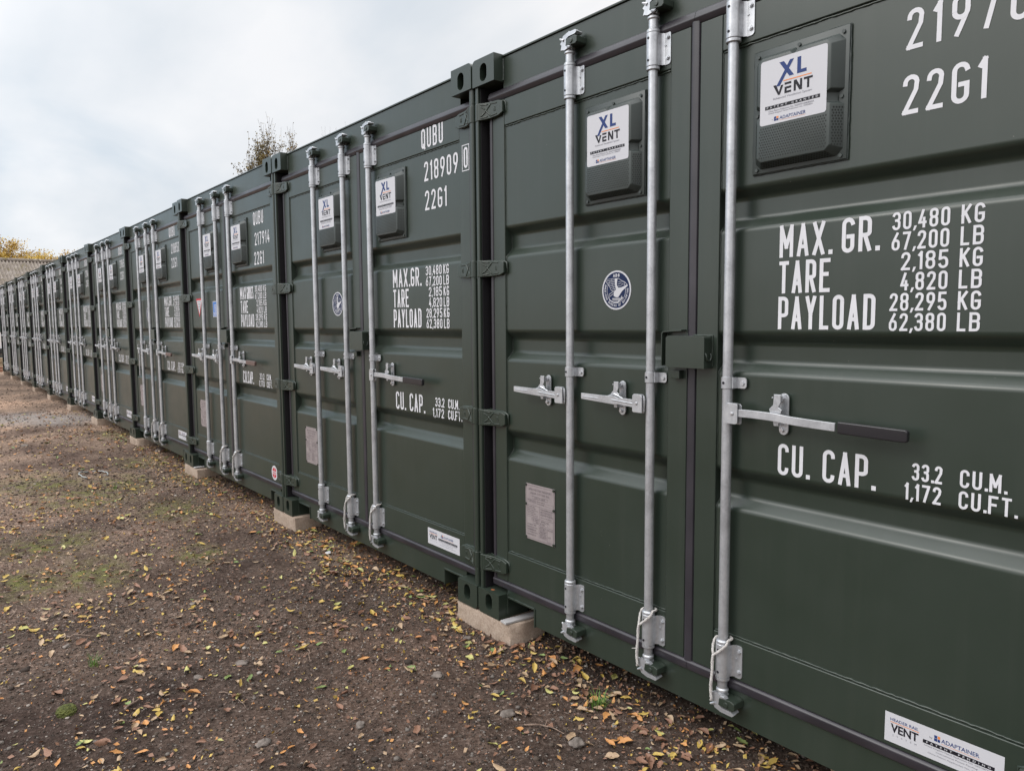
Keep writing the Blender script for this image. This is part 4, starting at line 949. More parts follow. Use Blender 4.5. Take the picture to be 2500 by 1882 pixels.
# container with other stickers (red triangle, blue panel, round red sticker)
c2 = conts[2]; L_, R2 = child(c2, 'door', 0), child(c2, 'door', 1); y = TY-.0012
mb = MB(); mb.prism([(.303, 1.638), (.487, 1.638), (.395, 1.462)], y, PF, 1); mb.add([(.322, y-.0002, 1.622), (.468, y-.0002, 1.622), (.395, y-.0002, 1.488)], [(0, 1, 2)], 0)
for i, s_ in enumerate(('CAUTION', 'CHECK LOAD', 'BEFORE', 'OPEN')):
    w = .046-.011*i; print_text(mb, s_, .395-w, .395+w, 1.604-i*.024, 1.614-i*.024, y-.0004, 2)
mb.build('triangle_sticker', ['label', 'red', 'black'], L_)
mb = MB(); mb.box(.805, .945, y, PF, 1.462, 1.602); rect(mb, .811, .939, 1.468, 1.596, y-.0002, 1)
frame_line(mb, .850, .900, 1.508, 1.574, y-.0004, .006, 0); print_text(mb, 'R', .862, .888, 1.520, 1.562, y-.0006, 0, .02)
for i in range(3): rect(mb, .820, .930, 1.474+i*.011, 1.479+i*.011, y-.0004, 0)
mb.build('square_sticker', ['label', 'lblue'], L_)
mb = MB(); y = SY+.0002; cx_, cz_ = 2.166, .2475
mb.disc(cx_, y, SY+.001, cz_, .057, 32, 0); ring_poly(mb, cx_, cz_, .041, y-.0002, 1); rect(mb, cx_-.003, cx_+.003, cz_-.041, cz_+.041, y-.0004, 0)
rect(mb, cx_-.050, cx_+.050, cz_-.013, cz_+.013, y-.0005, 0); print_text(mb, 'chc', cx_-.036, cx_+.036, cz_-.009, cz_+.011, y-.0007, 1, .02)
mb.build('round_red_sticker', ['label', 'red'], R2)
g = [x for x in KIDS[child(c2, 'locking_bar', 2).name] if x.name.startswith('handle_grip')][0]
gm2 = grip_mesh.copy(); gm2.materials[0] = MAT['grip_brown']; g.data = gm2; tag(g, 'brown handle grip')
c3 = conts[3]; g = [x for x in KIDS[child(c3, 'locking_bar', 2).name] if x.name.startswith('handle_grip')][0]; g.data = gm2; tag(g, 'brown handle grip')
h = [x for x in KIDS[child(c3, 'locking_bar', 0).name] if x.name.split('.')[0] == 'handle'][0]; h.rotation_euler = (0, R_(-86), 0); tag(h, 'handle hanging straight down, unlatched')
# rust spot on the near lower casting
mb = MB(); rp = random.Random(3); P = [(.078+.013*cos(a)*rp.uniform(.6, 1.1), .030+.009*sin(a)*rp.uniform(.6, 1.1), .1186) for a in [i*pi/6 for i in range(12)]]; mb.add(P, [tuple(range(12))]); mb.build('rust_patch', ['rust'], C)

# ---- ropes tied round the bars
def rope(path, r=.0043, seed=0):
    P = [Vector(p) for p in path]
    Q = []
    for i in range(len(P)-1):
        a = P[max(i-1, 0)]; b = P[i]; c_ = P[i+1]; d = P[min(i+2, len(P)-1)]
        m = max(3, int((c_-b).length/.004))
        for k in range(m):
            t = k/m; Q.append(.5*((2*b)+(-a+c_)*t+(2*a-5*b+4*c_-d)*t*t+(-a+3*b-3*c_+d)*t**3))
    Q.append(P[-1]); mb = MB(); L0 = 0; ls = [0]
    for i in range(1, len(Q)): L0 += (Q[i]-Q[i-1]).length; ls.append(L0)
    fr = []; prev = None
    for i in range(len(Q)):
        t = (Q[min(i+1, len(Q)-1)]-Q[max(i-1, 0)]).normalized(); a = t.orthogonal().normalized() if prev is None else (prev-t*prev.dot(t)).normalized(); prev = a; fr.append((a, t.cross(a)))
    for s_ in range(3):
        pts = [Q[i]+(fr[i][0]*cos(ls[i]/.017*2*pi+s_*2.094)+fr[i][1]*sin(ls[i]/.017*2*pi+s_*2.094))*r*.62 for i in range(len(Q))]
        mb.ring(pts, r*.58, 6)
    return mb
def tie(kind):
    mbs = []
    back = [(.029*cos(a), .029*sin(a), .318+.004*cos(a)) for a in [R_(x) for x in (-20, 20, 60, 100, 140, 180)]]
    k = .004 if kind else 0.
    p1 = [(-.026+k, -.026, .258), (-.006, -.034, .273), (.014, -.030, .292), (.026, -.018, .309)]+back+[(-.029, -.012, .302), (-.029, -.018, .282), (-.027+k, -.024, .256), (-.026+k, -.028, .22), (-.028+k, -.030, .165), (-.030+k, -.028, .110)]
    p2 = [(-.026+k, -.026, .258), (-.024+k, -.033, .240), (-.023+k, -.034, .205), (-.027+k, -.036, .150), (-.024+k, -.034, .108), (-.030+k, -.028, .100)]
    a = rope(p1); b = rope(p2); a.add(b.v, b.f)
    if kind == 0: a.ring([(-.030, -.026, .165), (-.052, -.034, .160)], [.0026, .0008], 5)
    return a.mesh('tie_rope', ['rope'])
tie_me = [tie(0), tie(1)]
ORD = ['nearest', 'second', 'third', 'fourth', 'fifth', 'sixth', 'seventh', 'eighth', 'ninth', 'tenth', 'last']
WHO = ['container 21970', 'container 218909', 'container 217914', 'container 218850']
for c, o in enumerate(conts):
    for k, x in ((0, 1.0530), (1, 1.3850)):
        t = kid('tie_rope', tie_me[k] if not (c == 2 and k == 0) else tie_me[1], None)
        t.location = (o.location.x+x, o.location.y+RY, o.location.z)
        wh = 'the nearest container' if c == 0 else ('the %s container from the right' % ORD[c] if c < 10 else 'the farthest container')
        tag(t, 'white rope on the %s locking bar of %s' % ('middle' if k == 0 else 'right', wh), 'rope', 'white ropes tied to the locking bars')

# ================================================================== BLOCKS
def block(name, x0, x1, z0, z1, depth_, seed, chip=False, y0=0.0):
    rb = random.Random(seed); bm = bmesh.new()
    bmesh.ops.create_grid(bm, x_segments=1, y_segments=1, size=1)
    bm.clear()
    nx_, ny_, nz_ = 26, 12, 7
    g = {}
    for i in range(nx_+1):
        for j in range(ny_+1):
            for k in range(nz_+1):
                if i in (0, nx_) or j in (0, ny_) or k in (0, nz_):
                    u, v, w = i/nx_, j/ny_, k/nz_
                    x, y, z = x0+(x1-x0)*u, y0+depth_*v, z0+(z1-z0)*w
                    # worn, slightly rounded arrises
                    e = sum(t in (0, 1) for t in (u, v, w))
                    if e >= 2:
                        s_ = .0035*rb.uniform(.3, 1.6); x += s_*(1-2*u) if u in (0, 1) else 0; y += s_*(1-2*v) if v in (0, 1) else 0; z += s_*(1-2*w) if w in (0, 1) else 0
                    x += rb.uniform(-.0011, .0011); y += rb.uniform(-.0011, .0011); z += rb.uniform(-.0011, .0011) if w < 1 else 0
                    if chip:   # broken front right arris
                        d = (x1-x)+(y-y0)
                        if d < .075: q_ = (.075-d)*.38*(0.25+.75*w)*rb.uniform(.75, 1.2); x -= q_; y += q_*.6
                    g[i, j, k] = bm.verts.new((x, y, z))
    def qf(a, b, c_, d):
        try: bm.faces.new((g[a], g[b], g[c_], g[d]))
        except Exception: pass
    for i in range(nx_):
        for k in range(nz_):
            qf((i, 0, k), (i+1, 0, k), (i+1, 0, k+1), (i, 0, k+1)); qf((i, ny_, k), (i, ny_, k+1), (i+1, ny_, k+1), (i+1, ny_, k))
    for i in range(nx_):
        for j in range(ny_):
            qf((i, j, 0), (i, j+1, 0), (i+1, j+1, 0), (i+1, j, 0)); qf((i, j, nz_), (i+1, j, nz_), (i+1, j+1, nz_), (i, j+1, nz_))
    for j in range(ny_):
        for k in range(nz_):
            qf((0, j, k), (0, j, k+1), (0, j+1, k+1), (0, j+1, k)); qf((nx_, j, k), (nx_, j+1, k), (nx_, j+1, k+1), (nx_, j, k+1))
    bmesh.ops.recalc_face_normals(bm, faces=bm.faces)
    me = bpy.data.meshes.new(name); bm.to_mesh(me); bm.free(); me.materials.append(MAT['concrete'])
    me.polygons.foreach_set('use_smooth', [True]*len(me.polygons)); me.set_sharp_from_angle(angle=R_(38))
    o = bpy.data.objects.new(name, me); COL.objects.link(o); return o
BL = {0: (-.184, .255), 1: (-.205, .214), 2: (-.154, .290), 3: (-.162, .245), 4: (-.290, .190)}
for j in range(11):
    a, b = BL.get(j, (-.2+.02*(j % 3), .22)); xb = -2.45*j
    if j == 10: a = -.12
    zt = min(conts[j].location.z, conts[j+1].location.z if j < 10 else 9)-.0008
    if j in (0, 2): zt -= .0015
    o = block('concrete_block', xb+a, xb+b, GZ-.035, zt, .215, 40+j, chip=(j in (0, 3)), y0=-.004 if j < 4 else -.01)
    lab = {0: 'chipped concrete block with a white strip on top under the two nearest containers', 1: 'concrete block under the corner between containers 218909 and 217914', 2: 'concrete block with a white strip on top under containers 217914 and 218850', 3: 'concrete block left of container 218850'}.get(j, 'concrete block, %s from the right along the row of containers' % ORD[j] if j < 10 else 'concrete block under the far left end of the row')
    tag(o, lab, 'concrete block', 'concrete blocks under the container corners')
mb = MB(); mb.box(-.0225, .0225, -.10, .10, -.0045, .0045); pk = mb.mesh('packing_strip', ['packer'], bevel=.001)
for i, (x, y, z, rz, lb_) in enumerate(((.212, .093, .0045, -.10, 'white plastic packing strip on the nearest concrete block'), (-4.9+.205, .093, -.001+.0045, .05, 'white plastic packing strip on the block under container 217914'))):
    o = kid('packing_strip', pk, None, (x, y, z)); o.rotation_euler = (0, 0, rz); tag(o, lb_, 'packing strip', 'white packing strips')
# back blocks out of sight carry the rear corners
for j in range(11):
    xb = -2.45*j; zt = min(conts[j].location.z, conts[j+1].location.z if j < 10 else 9)-.0008
    pass
# ================================================================== GROUND COVER: pebbles, leaves, stones, twigs, grass
r2 = np.random.default_rng(11)
def scatter(n, dmin, dmax, power=1.0):
    """random ground spots on the open side, thinner with distance"""
    out = []
    while len(out) < n:
        d = dmin+(dmax-dmin)*r2.random(4096)**power; a = r2.uniform(R_(86), R_(200), 4096)   # wedge in front of the doors
        x = CAM.x+d*np.cos(a); y = CAM.y+d*np.sin(a)
        ok = (y < .35) & (y > -9) & (x < 2.9)
        out += list(zip(x[ok], y[ok]))
    return np.array(out[:n])
def ico_variants():
    res = []
    for k in range(6):
        bm = bmesh.new(); bmesh.ops.create_icosphere(bm, subdivisions=1, radius=1)
        rr = random.Random(k)
        for v in bm.verts: v.co *= rr.uniform(.72, 1.18); v.co.z *= .62; v.co.x *= 1.15
        bm.verts.ensure_lookup_table(); res.append((np.array([v.co[:] for v in bm.verts]), np.array([[v.index for v in f.verts] for f in bm.faces]))); bm.free()
    return res
IV = ico_variants()
def stones_mesh(name, P, size, mats, sink=.35):
    me = bpy.data.meshes.new(name); n = len(P); Z = gh(P[:, 0], P[:, 1]); co = []; fa = []; mi = []; off = 0
    var_ = r2.integers(0, 6, n); ang = r2.uniform(0, 2*pi, n); mat_ = r2.choice(len(mats), n, p=[.46, .30, .17, .07][:len(mats)])
    for k in range(6):
        sel = np.where(var_ == k)[0]; vs, fs = IV[k]; m = len(sel)
        c, s_ = np.cos(ang[sel])[:, None], np.sin(ang[sel])[:, None]; sc = size[sel][:, None]
        x = vs[None, :, 0]*c-vs[None, :, 1]*s_; y = vs[None, :, 0]*s_+vs[None, :, 1]*c; z = np.repeat(vs[None, :, 2], m, 0)
        v = np.stack([x*sc+P[sel, 0:1], y*sc+P[sel, 1:2], z*sc+Z[sel][:, None]+sc*(.55-sink)], -1).reshape(-1, 3)
        f = (fs[None]+(np.arange(m)*len(vs))[:, None, None]).reshape(-1, 3)+off; off += len(v)
        co.append(v); fa.append(f); mi.append(np.repeat(mat_[sel], len(fs)))
    np_mesh(me, np.concatenate(co), np.concatenate(fa))
    for m in mats: me.materials.append(m)
    me.polygons.foreach_set('material_index', np.concatenate(mi).astype(np.int32)); me.update()
    return me
PM = [mat('dark_pebble', (.045, .035, .029), .95, spec=.2), mat('brown_pebble', (.08, .062, .05), .95, spec=.2), mat('grey_pebble', (.14, .122, .108), .95, spec=.2), mat('pale_pebble', (.30, .265, .235), .9, spec=.2)]
P = np.concatenate([scatter(60000, 1.7, 4.6, .8), scatter(40000, 3.5, 9, .9), scatter(22000, 8, 26, .9)])
dd = np.hypot(P[:, 0]-CAM.x, P[:, 1]-CAM.y)
sz = r2.lognormal(-6.0, .50, len(P))*np.clip(dd/5.0, 1, 2.6); sz = np.clip(sz, .0012, .022)
o = bpy.data.objects.new('gravel', stones_mesh('gravel', P, sz, PM)); COL.objects.link(o); o['kind'] = 'stuff'; tag(o, 'small brown and grey gravel scattered over the soil', 'gravel')

# ---- fallen leaves
def leaf_variant(k):
    rr = random.Random(100+k); nu, nv = 7, 4; ln = 1.0; wd = rr.uniform(.42, .62); vs = []
    cu, cv, tw = rr.uniform(-.3, 1.1), rr.uniform(-.6, 1.1), rr.uniform(-1.0, 1.0)
    for i in range(nu+1):
        u = i/nu; w = wd*math.sin(pi*min(1, u**.8*.97+.015))**.75*(1-.25*u)
        for j in range(nv+1):
            v = (j/nv-.5)*2; edge = 1+.30*rr.uniform(-1, 1)*(abs(v) > .9)
            x = (u-.5)*ln; y = v*w*.5*edge; z = cu*(u-.5)**2*.55+cv*(abs(v)**1.5)*w*.42+tw*v*w*(u-.5)*.5+rr.uniform(-.012, .012)
            vs.append((x, y, z))
    m = nv+1; fs = [(i*m+j, (i+1)*m+j, (i+1)*m+j+1, i*m+j+1) for i in range(nu) for j in range(nv)]
    b = len(vs); c_ = (nv//2)   # petiole
    p = vs[c_]; vs += [(p[0], p[1]-.012, p[2]), (p[0], p[1]+.012, p[2]), (p[0]-.22, p[1]+.03, p[2]-.02)]; fs.append((b, b+2, b+1, b))if False else fs.append((b, b+1, b+2))
    vs = np.array(vs); vs[:, 2] -= vs[:, 2].min()
    return vs, fs
LV = [leaf_variant(k) for k in range(12)]
def leafmat(name, a, b_, c):
    def f(nt, b):
        n = noise(nt, 28, 5, .65); r = ramp(nt, n.outputs[0], [(.30, c), (.46, a), (.70, b_)]); nt.links.new(r.outputs[0], b.inputs['Base Color'])
    return mat(name, a, .55, spec=.35, build=f)
LMS = [('yellow', leafmat('yellow_leaf', (.44, .31, .07), (.50, .38, .14), (.22, .12, .045)), .16), ('pale tan', leafmat('tan_leaf', (.34, .235, .145), (.44, .33, .22), (.18, .115, .075)), .25),
       ('orange', leafmat('orange_leaf', (.48, .22, .07), (.52, .30, .12), (.22, .09, .04)), .15), ('brown', leafmat('brown_leaf', (.20, .105, .065), (.29, .16, .11), (.09, .05, .035)), .31),
       ('green', leafmat('green_leaf', (.14, .20, .06), (.26, .30, .11), (.08, .10, .03)), .05), ('lime yellow', leafmat('lime_leaf', (.40, .38, .12), (.48, .45, .22), (.22, .17, .06)), .09)]
base = np.concatenate([scatter(3200, 1.6, 5.2, .85), scatter(6500, 4.5, 15, .75)])
# clusters, as wind leaves them
cl_c = scatter(330, 1.8, 9, .8); base = np.concatenate([base]+[c+r2.normal(0, r2.uniform(.04, .13), (r2.integers(5, 15), 2)) for c in cl_c])
drift = np.stack([r2.uniform(-9, 2.6, 420), r2.normal(.02, .09, 420)], 1); drift = np.concatenate([drift, np.stack([r2.uniform(-3, 2.6, 500), r2.normal(-.02, .09, 500)], 1)]); base = np.concatenate([base, drift])
base = base[(base[:, 1] < .3)]
den = vnoise(base[:, 0], base[:, 1], .55, 2)+.5*vnoise(base[:, 0], base[:, 1], .2, 4); base = base[(r2.random(len(base)) < np.clip(.80+2.2*den, .12, 1)) | (base[:, 1] > -.3)]
keep = np.ones(len(base), bool)
for j in range(11):
    a, b = BL.get(j, (-.2, .22)); keep &= ~((base[:, 0] > -2.45*j+a-.02) & (base[:, 0] < -2.45*j+b+.02) & (base[:, 1] > -.03))
base = base[keep]
dist = np.hypot(base[:, 0]-CAM.x, base[:, 1]-CAM.y); order = np.argsort(dist); base = base[order]; dist = dist[order]
kind_ = r2.choice(6, len(base), p=np.array([l[2] for l in LMS])/sum(l[2] for l in LMS)); var_ = r2.integers(0, 12, len(base)); size_ = np.clip(r2.lognormal(-3.62, .42, len(base)), .010, .055)
size_[dist > 8] *= 1.15
fragn = 9000; fr_ = np.concatenate([scatter(12000, 1.7, 8, .8), np.stack([r2.uniform(-7, 2.6, 4500), r2.normal(.0, .12, 4500)], 1)]); fr_ = fr_[fr_[:, 1] < .3]
rz_ = r2.uniform(0, 2*pi, len(base)); tx = r2.normal(0, .20, len(base)); ty = r2.normal(0, .20, len(base)); lz = gh(base[:, 0], base[:, 1])
# which of them the picture shows: in front of the camera, inside the frame
vd = np.stack([base[:, 0]-CAM.x, base[:, 1]-CAM.y, lz-CAM.z], 1); zf = vd@np.array(FWD); uu = vd@np.array(RT)/zf*FPX; vv = -(vd@np.array(UP))/zf*FPX
vis = (zf > .3) & (abs(uu) < 1250) & (abs(vv) < 941) & (base[:, 1] < 0)
ind = set(np.where(vis)[0][:300].tolist())
LME = {}
def leaf_me(k, c):
    if (k, c) not in LME:
        me = bpy.data.meshes.new('fallen_leaf'); me.from_pydata(LV[k][0].tolist(), [], LV[k][1]); me.materials.append(LMS[c][1]); me.polygons.foreach_set('use_smooth', [True]*len(me.polygons)); LME[k, c] = me
    return LME[k, c]
from mathutils import Euler
sv, sf, sm = [], [], []; off = 0
for i in range(len(base)):
    e = Euler((tx[i], ty[i], rz_[i])); p = Vector((base[i, 0], base[i, 1], lz[i]+.004+.10*size_[i])); k, c = int(var_[i]), int(kind_[i]); s_ = float(size_[i])
    if i in ind:
        o = bpy.data.objects.new('fallen_leaf', leaf_me(k, c)); COL.objects.link(o); o.location = p; o.rotation_euler = e; o.scale = (s_,)*3
        nm = ('large ' if s_ > .041 else 'small ' if s_ < .029 else '')+LMS[c][0]; U_ = uu[i]+1250; V_ = vv[i]+941
        wh = 'close to the foot of the nearest container' if base[i, 1] > -.38 else 'near the chipped concrete block' if math.hypot(base[i, 0]-.2, base[i, 1]) < .7 else 'at the lower left corner' if U_ < 500 else 'in the left foreground' if U_ < 850 else 'in the bottom centre foreground' if U_ < 1350 else 'near the grass tuft by the nearest container'
        tag(o, '%s fallen leaf %s' % (nm, wh), 'leaf', '%s leaves %s' % (nm, wh))
    else:
        m = np.array(e.to_matrix()); v = LV[k][0]@m.T*s_+np.array(p); sv.append(v); sf += [tuple(a+off for a in f) for f in LV[k][1]]; sm += [c]*len(LV[k][1]); off += len(v)
fz_ = gh(fr_[:, 0], fr_[:, 1])
for i in range(len(fr_)):
    s_ = float(np.clip(r2.lognormal(-4.6, .45), .005, .022)); e = Euler((r2.normal(0, .6), r2.normal(0, .6), r2.uniform(0, 6.28))); m = np.array(e.to_matrix())
    q_ = np.array([(-.5, 0, 0), (0, -.35, .1), (.55, .05, 0), (.1, .4, .05)])@m.T*s_+np.array([fr_[i, 0], fr_[i, 1], fz_[i]+.3*s_+.002]); sv.append(q_); sf.append((off, off+1, off+2, off+3)); sm.append(int(r2.choice([1, 3, 3, 3, 2, 0]))); off += 4
me = bpy.data.meshes.new('leaf_litter'); me.from_pydata(np.concatenate(sv).tolist(), [], sf)
for l in LMS: me.materials.append(l[1])
me.polygons.foreach_set('material_index', sm); me.polygons.foreach_set('use_smooth', [True]*len(me.polygons)); me.update()
o = bpy.data.objects.new('leaf_litter', me); COL.objects.link(o); tag(o, 'autumn leaves scattered thinly over the yard beyond the foreground', 'leaves', kind='stuff')

# ---- single stones
MAT['stone'] = mat('grey_brown_stone', (.16, .135, .12), .9, spec=.2, build=var([(.3, (.10, .085, .075)), (.7, (.24, .205, .18))], 30, 5, .5, 90, .003))
STN = [(1240, 1742, .030, 'rounded grey stone between leaves left of the grass tuft'), (1140, 1560, .022, 'small grey stone below the corner of the chipped block'), (1070, 1655, .028, 'grey stone in the leaf cluster left of centre'), (485, 1660, .022, 'dark grey stone left of the centre foreground'),
       (590, 1620, .026, 'flat grey brown stone in the left foreground'), (165, 1585, .018, 'small pale stone at the lower left near the grass tuft'), (1408, 1810, .030, 'brown stone near the bottom centre'), (470, 1475, .020, 'angular grey stone in the middle of the yard'), (1213, 1690, .016, 'small round stone near the bottom centre'),
       (390, 1102, .055, 'pale stone beside the concrete block under container 217914'), (345, 1078, .05, 'dark clod of stone left of the concrete blocks'), (880, 1780, .020, 'small grey stone in the bottom centre left'), (60, 1090, .045, 'dark flat stone at the left edge of the yard'), (640, 1820, .024, 'brown stone near the bottom edge left of centre')]
def stone(px, py, r, lab, k):
    p = gp(px, py); z = float(gh(p.x, p.y)); bm = bmesh.new(); bmesh.ops.create_icosphere(bm, subdivisions=3, radius=1); rr = random.Random(k)
    off = [rr.uniform(-9, 9) for _ in range(3)]
    from mathutils import noise as mn
    for v in bm.verts:
        n_ = v.co.copy(); v.co *= .8+.38*mn.noise(n_*1.3+Vector(off))+.12*mn.noise(n_*3.5+Vector(off)); v.co.x *= r*1.25; v.co.y *= r; v.co.z *= r*.62
    me = bpy.data.meshes.new('stone'); bm.to_mesh(me); bm.free(); me.materials.append(MAT['stone']); me.polygons.foreach_set('use_smooth', [True]*len(me.polygons))
    o = bpy.data.objects.new('stone', me); COL.objects.link(o); o.location = (p.x, p.y, z+r*.12); o.rotation_euler = (0, 0, rr.uniform(0, 6)); tag(o, lab, 'stone', 'loose stones on the soil')
for k, a in enumerate(STN): stone(*a, k)
# ---- twigs
MAT['twig'] = mat('dry_twig', (.20, .14, .105), .85, build=var([(.3, (.12, .08, .06)), (.7, (.30, .22, .17))], 40))
TW = [(1330, 1765, .16, .0035, 1.1, 'forked dry twig right of the bottom centre'), (770, 1600, .10, .003, .3, 'short dry twig in the middle of the soil'), (330, 1725, .09, .005, 2.0, 'broken piece of brown stick in the left foreground'), (200, 1560, .14, .003, .9, 'thin twig lying in the left foreground'),
      (590, 1700, .20, .0022, .7, 'long thin reddish twig left of the bottom centre'), (40, 1500, .14, .004, 2.6, 'pale twig at the left edge'), (1310, 1660, .12, .0022, 2.2, 'thin curved twig near the grass tuft by the container'), (900, 1440, .10, .0022, 1.7, 'thin twig near the pale plastic scrap')]
for k, (px, py, ln, r, a, lab) in enumerate(TW):
    p = gp(px, py); rr = random.Random(200+k); pts = []; x, y = p.x-cos(a)*ln/2, p.y-sin(a)*ln/2; aa = a
    for i in range(9): pts.append((x, y, float(gh(x, y))+r+.003+.006*sin(i*pi/8))); aa += rr.uniform(-.35, .35); x += cos(aa)*ln/8; y += sin(aa)*ln/8
    mb = MB(); mb.ring(pts, [r*(1-.07*i) for i in range(9)], 7)
    q = pts[4]; mb.ring([q, (q[0]+cos(a+.9)*ln*.18, q[1]+sin(a+.9)*ln*.18, q[2]+.012), (q[0]+cos(a+.7)*ln*.3, q[1]+sin(a+.7)*ln*.3, q[2]+.008)], [r*.6, r*.5, r*.3], 6)
    tag(mb.build('twig', ['twig']), lab, 'twig', 'dry twigs on the soil')
# ---- grass tufts and moss clump
MAT['grass'] = mat('fresh_grass', (.09, .20, .03), .55, build=var([(.3, (.06, .15, .02)), (.7, (.15, .27, .05))], 20))
MAT['moss'] = mat('moss', (.10, .12, .02), .95, build=var([(.3, (.035, .042, .008)), (.7, (.10, .11, .022))], 60, 5, .8, 300, .004))
for k, (px, py, n, h, lab) in enumerate(((230, 1632, 30, .085, 'small tuft of bright green grass in the left foreground'), (1458, 1722, 70, .070, 'tuft of green grass by the foot of the nearest container'), (281, 1196, 26, .07, 'small green grass tuft near the moss in the middle distance'), (430, 1115, 12, .05, 'tiny green weed beside the concrete blocks'))):
    p = gp(px, py); z = float(gh(p.x, p.y)); mb = MB(); rr = random.Random(300+k)
    for i in range(n):
        a = rr.uniform(0, 2*pi); r0 = rr.uniform(0, .022 if k != 1 else .045); x0, y0 = p.x+r0*cos(a), p.y+r0*sin(a); hh = h*rr.uniform(.45, 1.1); le = rr.uniform(.15, .75); b = a+rr.uniform(-1, 1); w = .0016; pe = (-sin(b)*w, cos(b)*w)
        vs = []; m = 5
        for j in range(m):
            t = j/(m-1); cx_, cy_ = x0+cos(b)*le*hh*t*t, y0+sin(b)*le*hh*t*t; zz = z-.004+hh*t*(1-.25*t*le); ww = 1-t*.85
            vs += [(cx_-pe[0]*ww, cy_-pe[1]*ww, zz), (cx_+pe[0]*ww, cy_+pe[1]*ww, zz)]
        mb.add(vs, [(2*j, 2*j+1, 2*j+3, 2*j+2) for j in range(m-1)])
    tag(mb.build('grass_tuft', ['grass']), lab, 'grass', 'grass tufts in the soil')
p = gp(163, 1740); z = float(gh(p.x, p.y)); bm = bmesh.new(); bmesh.ops.create_icosphere(bm, subdivisions=4, radius=1); rr = random.Random(9)
for v in bm.verts: v.co *= rr.uniform(.9, 1.08); v.co.x *= .042; v.co.y *= .036; v.co.z *= .024
me = bpy.data.meshes.new('moss_clump'); bm.to_mesh(me); bm.free(); me.materials.append(MAT['moss']); o = bpy.data.objects.new('moss_clump', me); COL.objects.link(o); o.location = (p.x, p.y, z+.004); tag(o, 'small round clump of olive moss in the left foreground', 'moss')
# ---- wire ring and plastic scrap
p = gp(228, 1160); mb = MB(); pts = []
for i in range(33):
    a = R_(20+i*310/32); x, y = p.x+.20*cos(a), p.y+.13*sin(a)+.02*sin(3*a); pts.append((x, y, float(gh(x, y))+.014))
mb.ring(pts, .0045, 8); MAT['wire'] = mat('pale_blue_grey_cable', (.34, .38, .38), .5); tag(mb.build('cable_loop', ['wire']), 'loop of pale grey cable lying on the mossy ground', 'cable')
p = gp(801, 1355); mb = MB(); z = float(gh(p.x, p.y)); mb.add([(p.x-.024, p.y-.012, z+.010), (p.x+.018, p.y-.021, z+.008), (p.x+.027, p.y+.006, z+.014), (p.x+.0, p.y+.018, z+.020), (p.x-.021, p.y+.011, z+.012), (p.x, p.y, z+.022)], [(0, 1, 5), (1, 2, 5), (2, 3, 5), (3, 4, 5), (4, 0, 5)])
tag(mb.build('plastic_scrap', ['packer']), 'crumpled scrap of pale plastic near the second concrete block', 'litter')

# ================================================================== BACKGROUND: barn, hedge trees, van, timber, bird
def asb(nt, b):
    n = noise(nt, 1.6, 7, .7); n2 = noise(nt, 9, 5, .7); r = ramp(nt, n.outputs[0], [(.30, (.12, .10, .075)), (.48, (.20, .17, .145)), (.72, (.30, .27, .245))])
    sp = ramp(nt, n2.outputs[0], [(.56, (0, 0, 0)), (.68, (1, 1, 1))]); m = nt.nodes.new('ShaderNodeMix'); m.data_type = 'RGBA'; nt.links.new(sp.outputs[0], m.inputs[0]); nt.links.new(r.outputs[0], m.inputs[6]); m.inputs[7].default_value = (.46, .42, .38, 1)
    mo = noise(nt, 4, 6, .7); mr = ramp(nt, mo.outputs[0], [(.55, (0, 0, 0)), (.66, (1, 1, 1))]); m2 = nt.nodes.new('ShaderNodeMix'); m2.data_type = 'RGBA'; nt.links.new(mr.outputs[0], m2.inputs[0]); nt.links.new(m.outputs[2], m2.inputs[6]); m2.inputs[7].default_value = (.15, .13, .05, 1)
    nt.links.new(m2.outputs[2], b.inputs['Base Color']); bump(nt, b, n2.outputs[0], .5, .02)
MAT['asbestos'] = mat('weathered_corrugated_cement_sheet', (.3, .27, .24), .95, spec=.15, build=asb)
MAT['render'] = mat('pale_green_render', (.50, .54, .50), .9, build=var([(.3, (.44, .48, .45)), (.7, (.56, .59, .56))], 2))
BX, BYE, RZ, EZ, SL = -41.7, 3.75, 4.62, 2.55, 5.4     # ridge x, right gable y, ridge and eave heights, slope run
barn = empty('barn', (BX, BYE-7, GZ)); tag(barn, 'long low barn with a mossy grey corrugated roof beyond the containers', 'barn')
def bk(mb, name, mats, **k): 
    o = mb.build(name, mats, barn, **k); o.location = (-BX, -(BYE-7), -GZ); return o
ys = np.arange(BYE-16, BYE, .0209)
for sgn in (1, -1):
    mb = MB(); vs = []; m = 0
    for y in ys:
        z_ = .042*cos(2*pi*y/.146)
        for t in (0, .5, 1): vs.append((BX+sgn*(.05+SL*t), y, RZ-.06-(RZ-EZ)*t+z_))
    n = len(ys); mb.add(vs, [((i*3+j), (i+1)*3+j, (i+1)*3+j+1, i*3+j+1) for i in range(n-1) for j in (0, 1)]); bk(mb, 'roof_sheet', ['asbestos'], ang=60)
mb = MB(); mb.ring([(BX, y, RZ) for y in np.arange(BYE-16, BYE+.05, .5)]+[(BX, BYE+.06, RZ)], .10, 10); mb.ring([(BX, BYE+.0, RZ+.01), (BX, BYE+.12, RZ+.01)], .14, 10); bk(mb, 'ridge_cap', ['asbestos'])
mb = MB(); mb.prism([(0, 0), (1, 0), (1, .1)], 0, .1) if False else None
mb.ring([(BX+.1, BYE+.04, RZ), (BX+SL+.05, BYE+.04, EZ)], .07, 8); bk(mb, 'verge_trim', ['asbestos'])
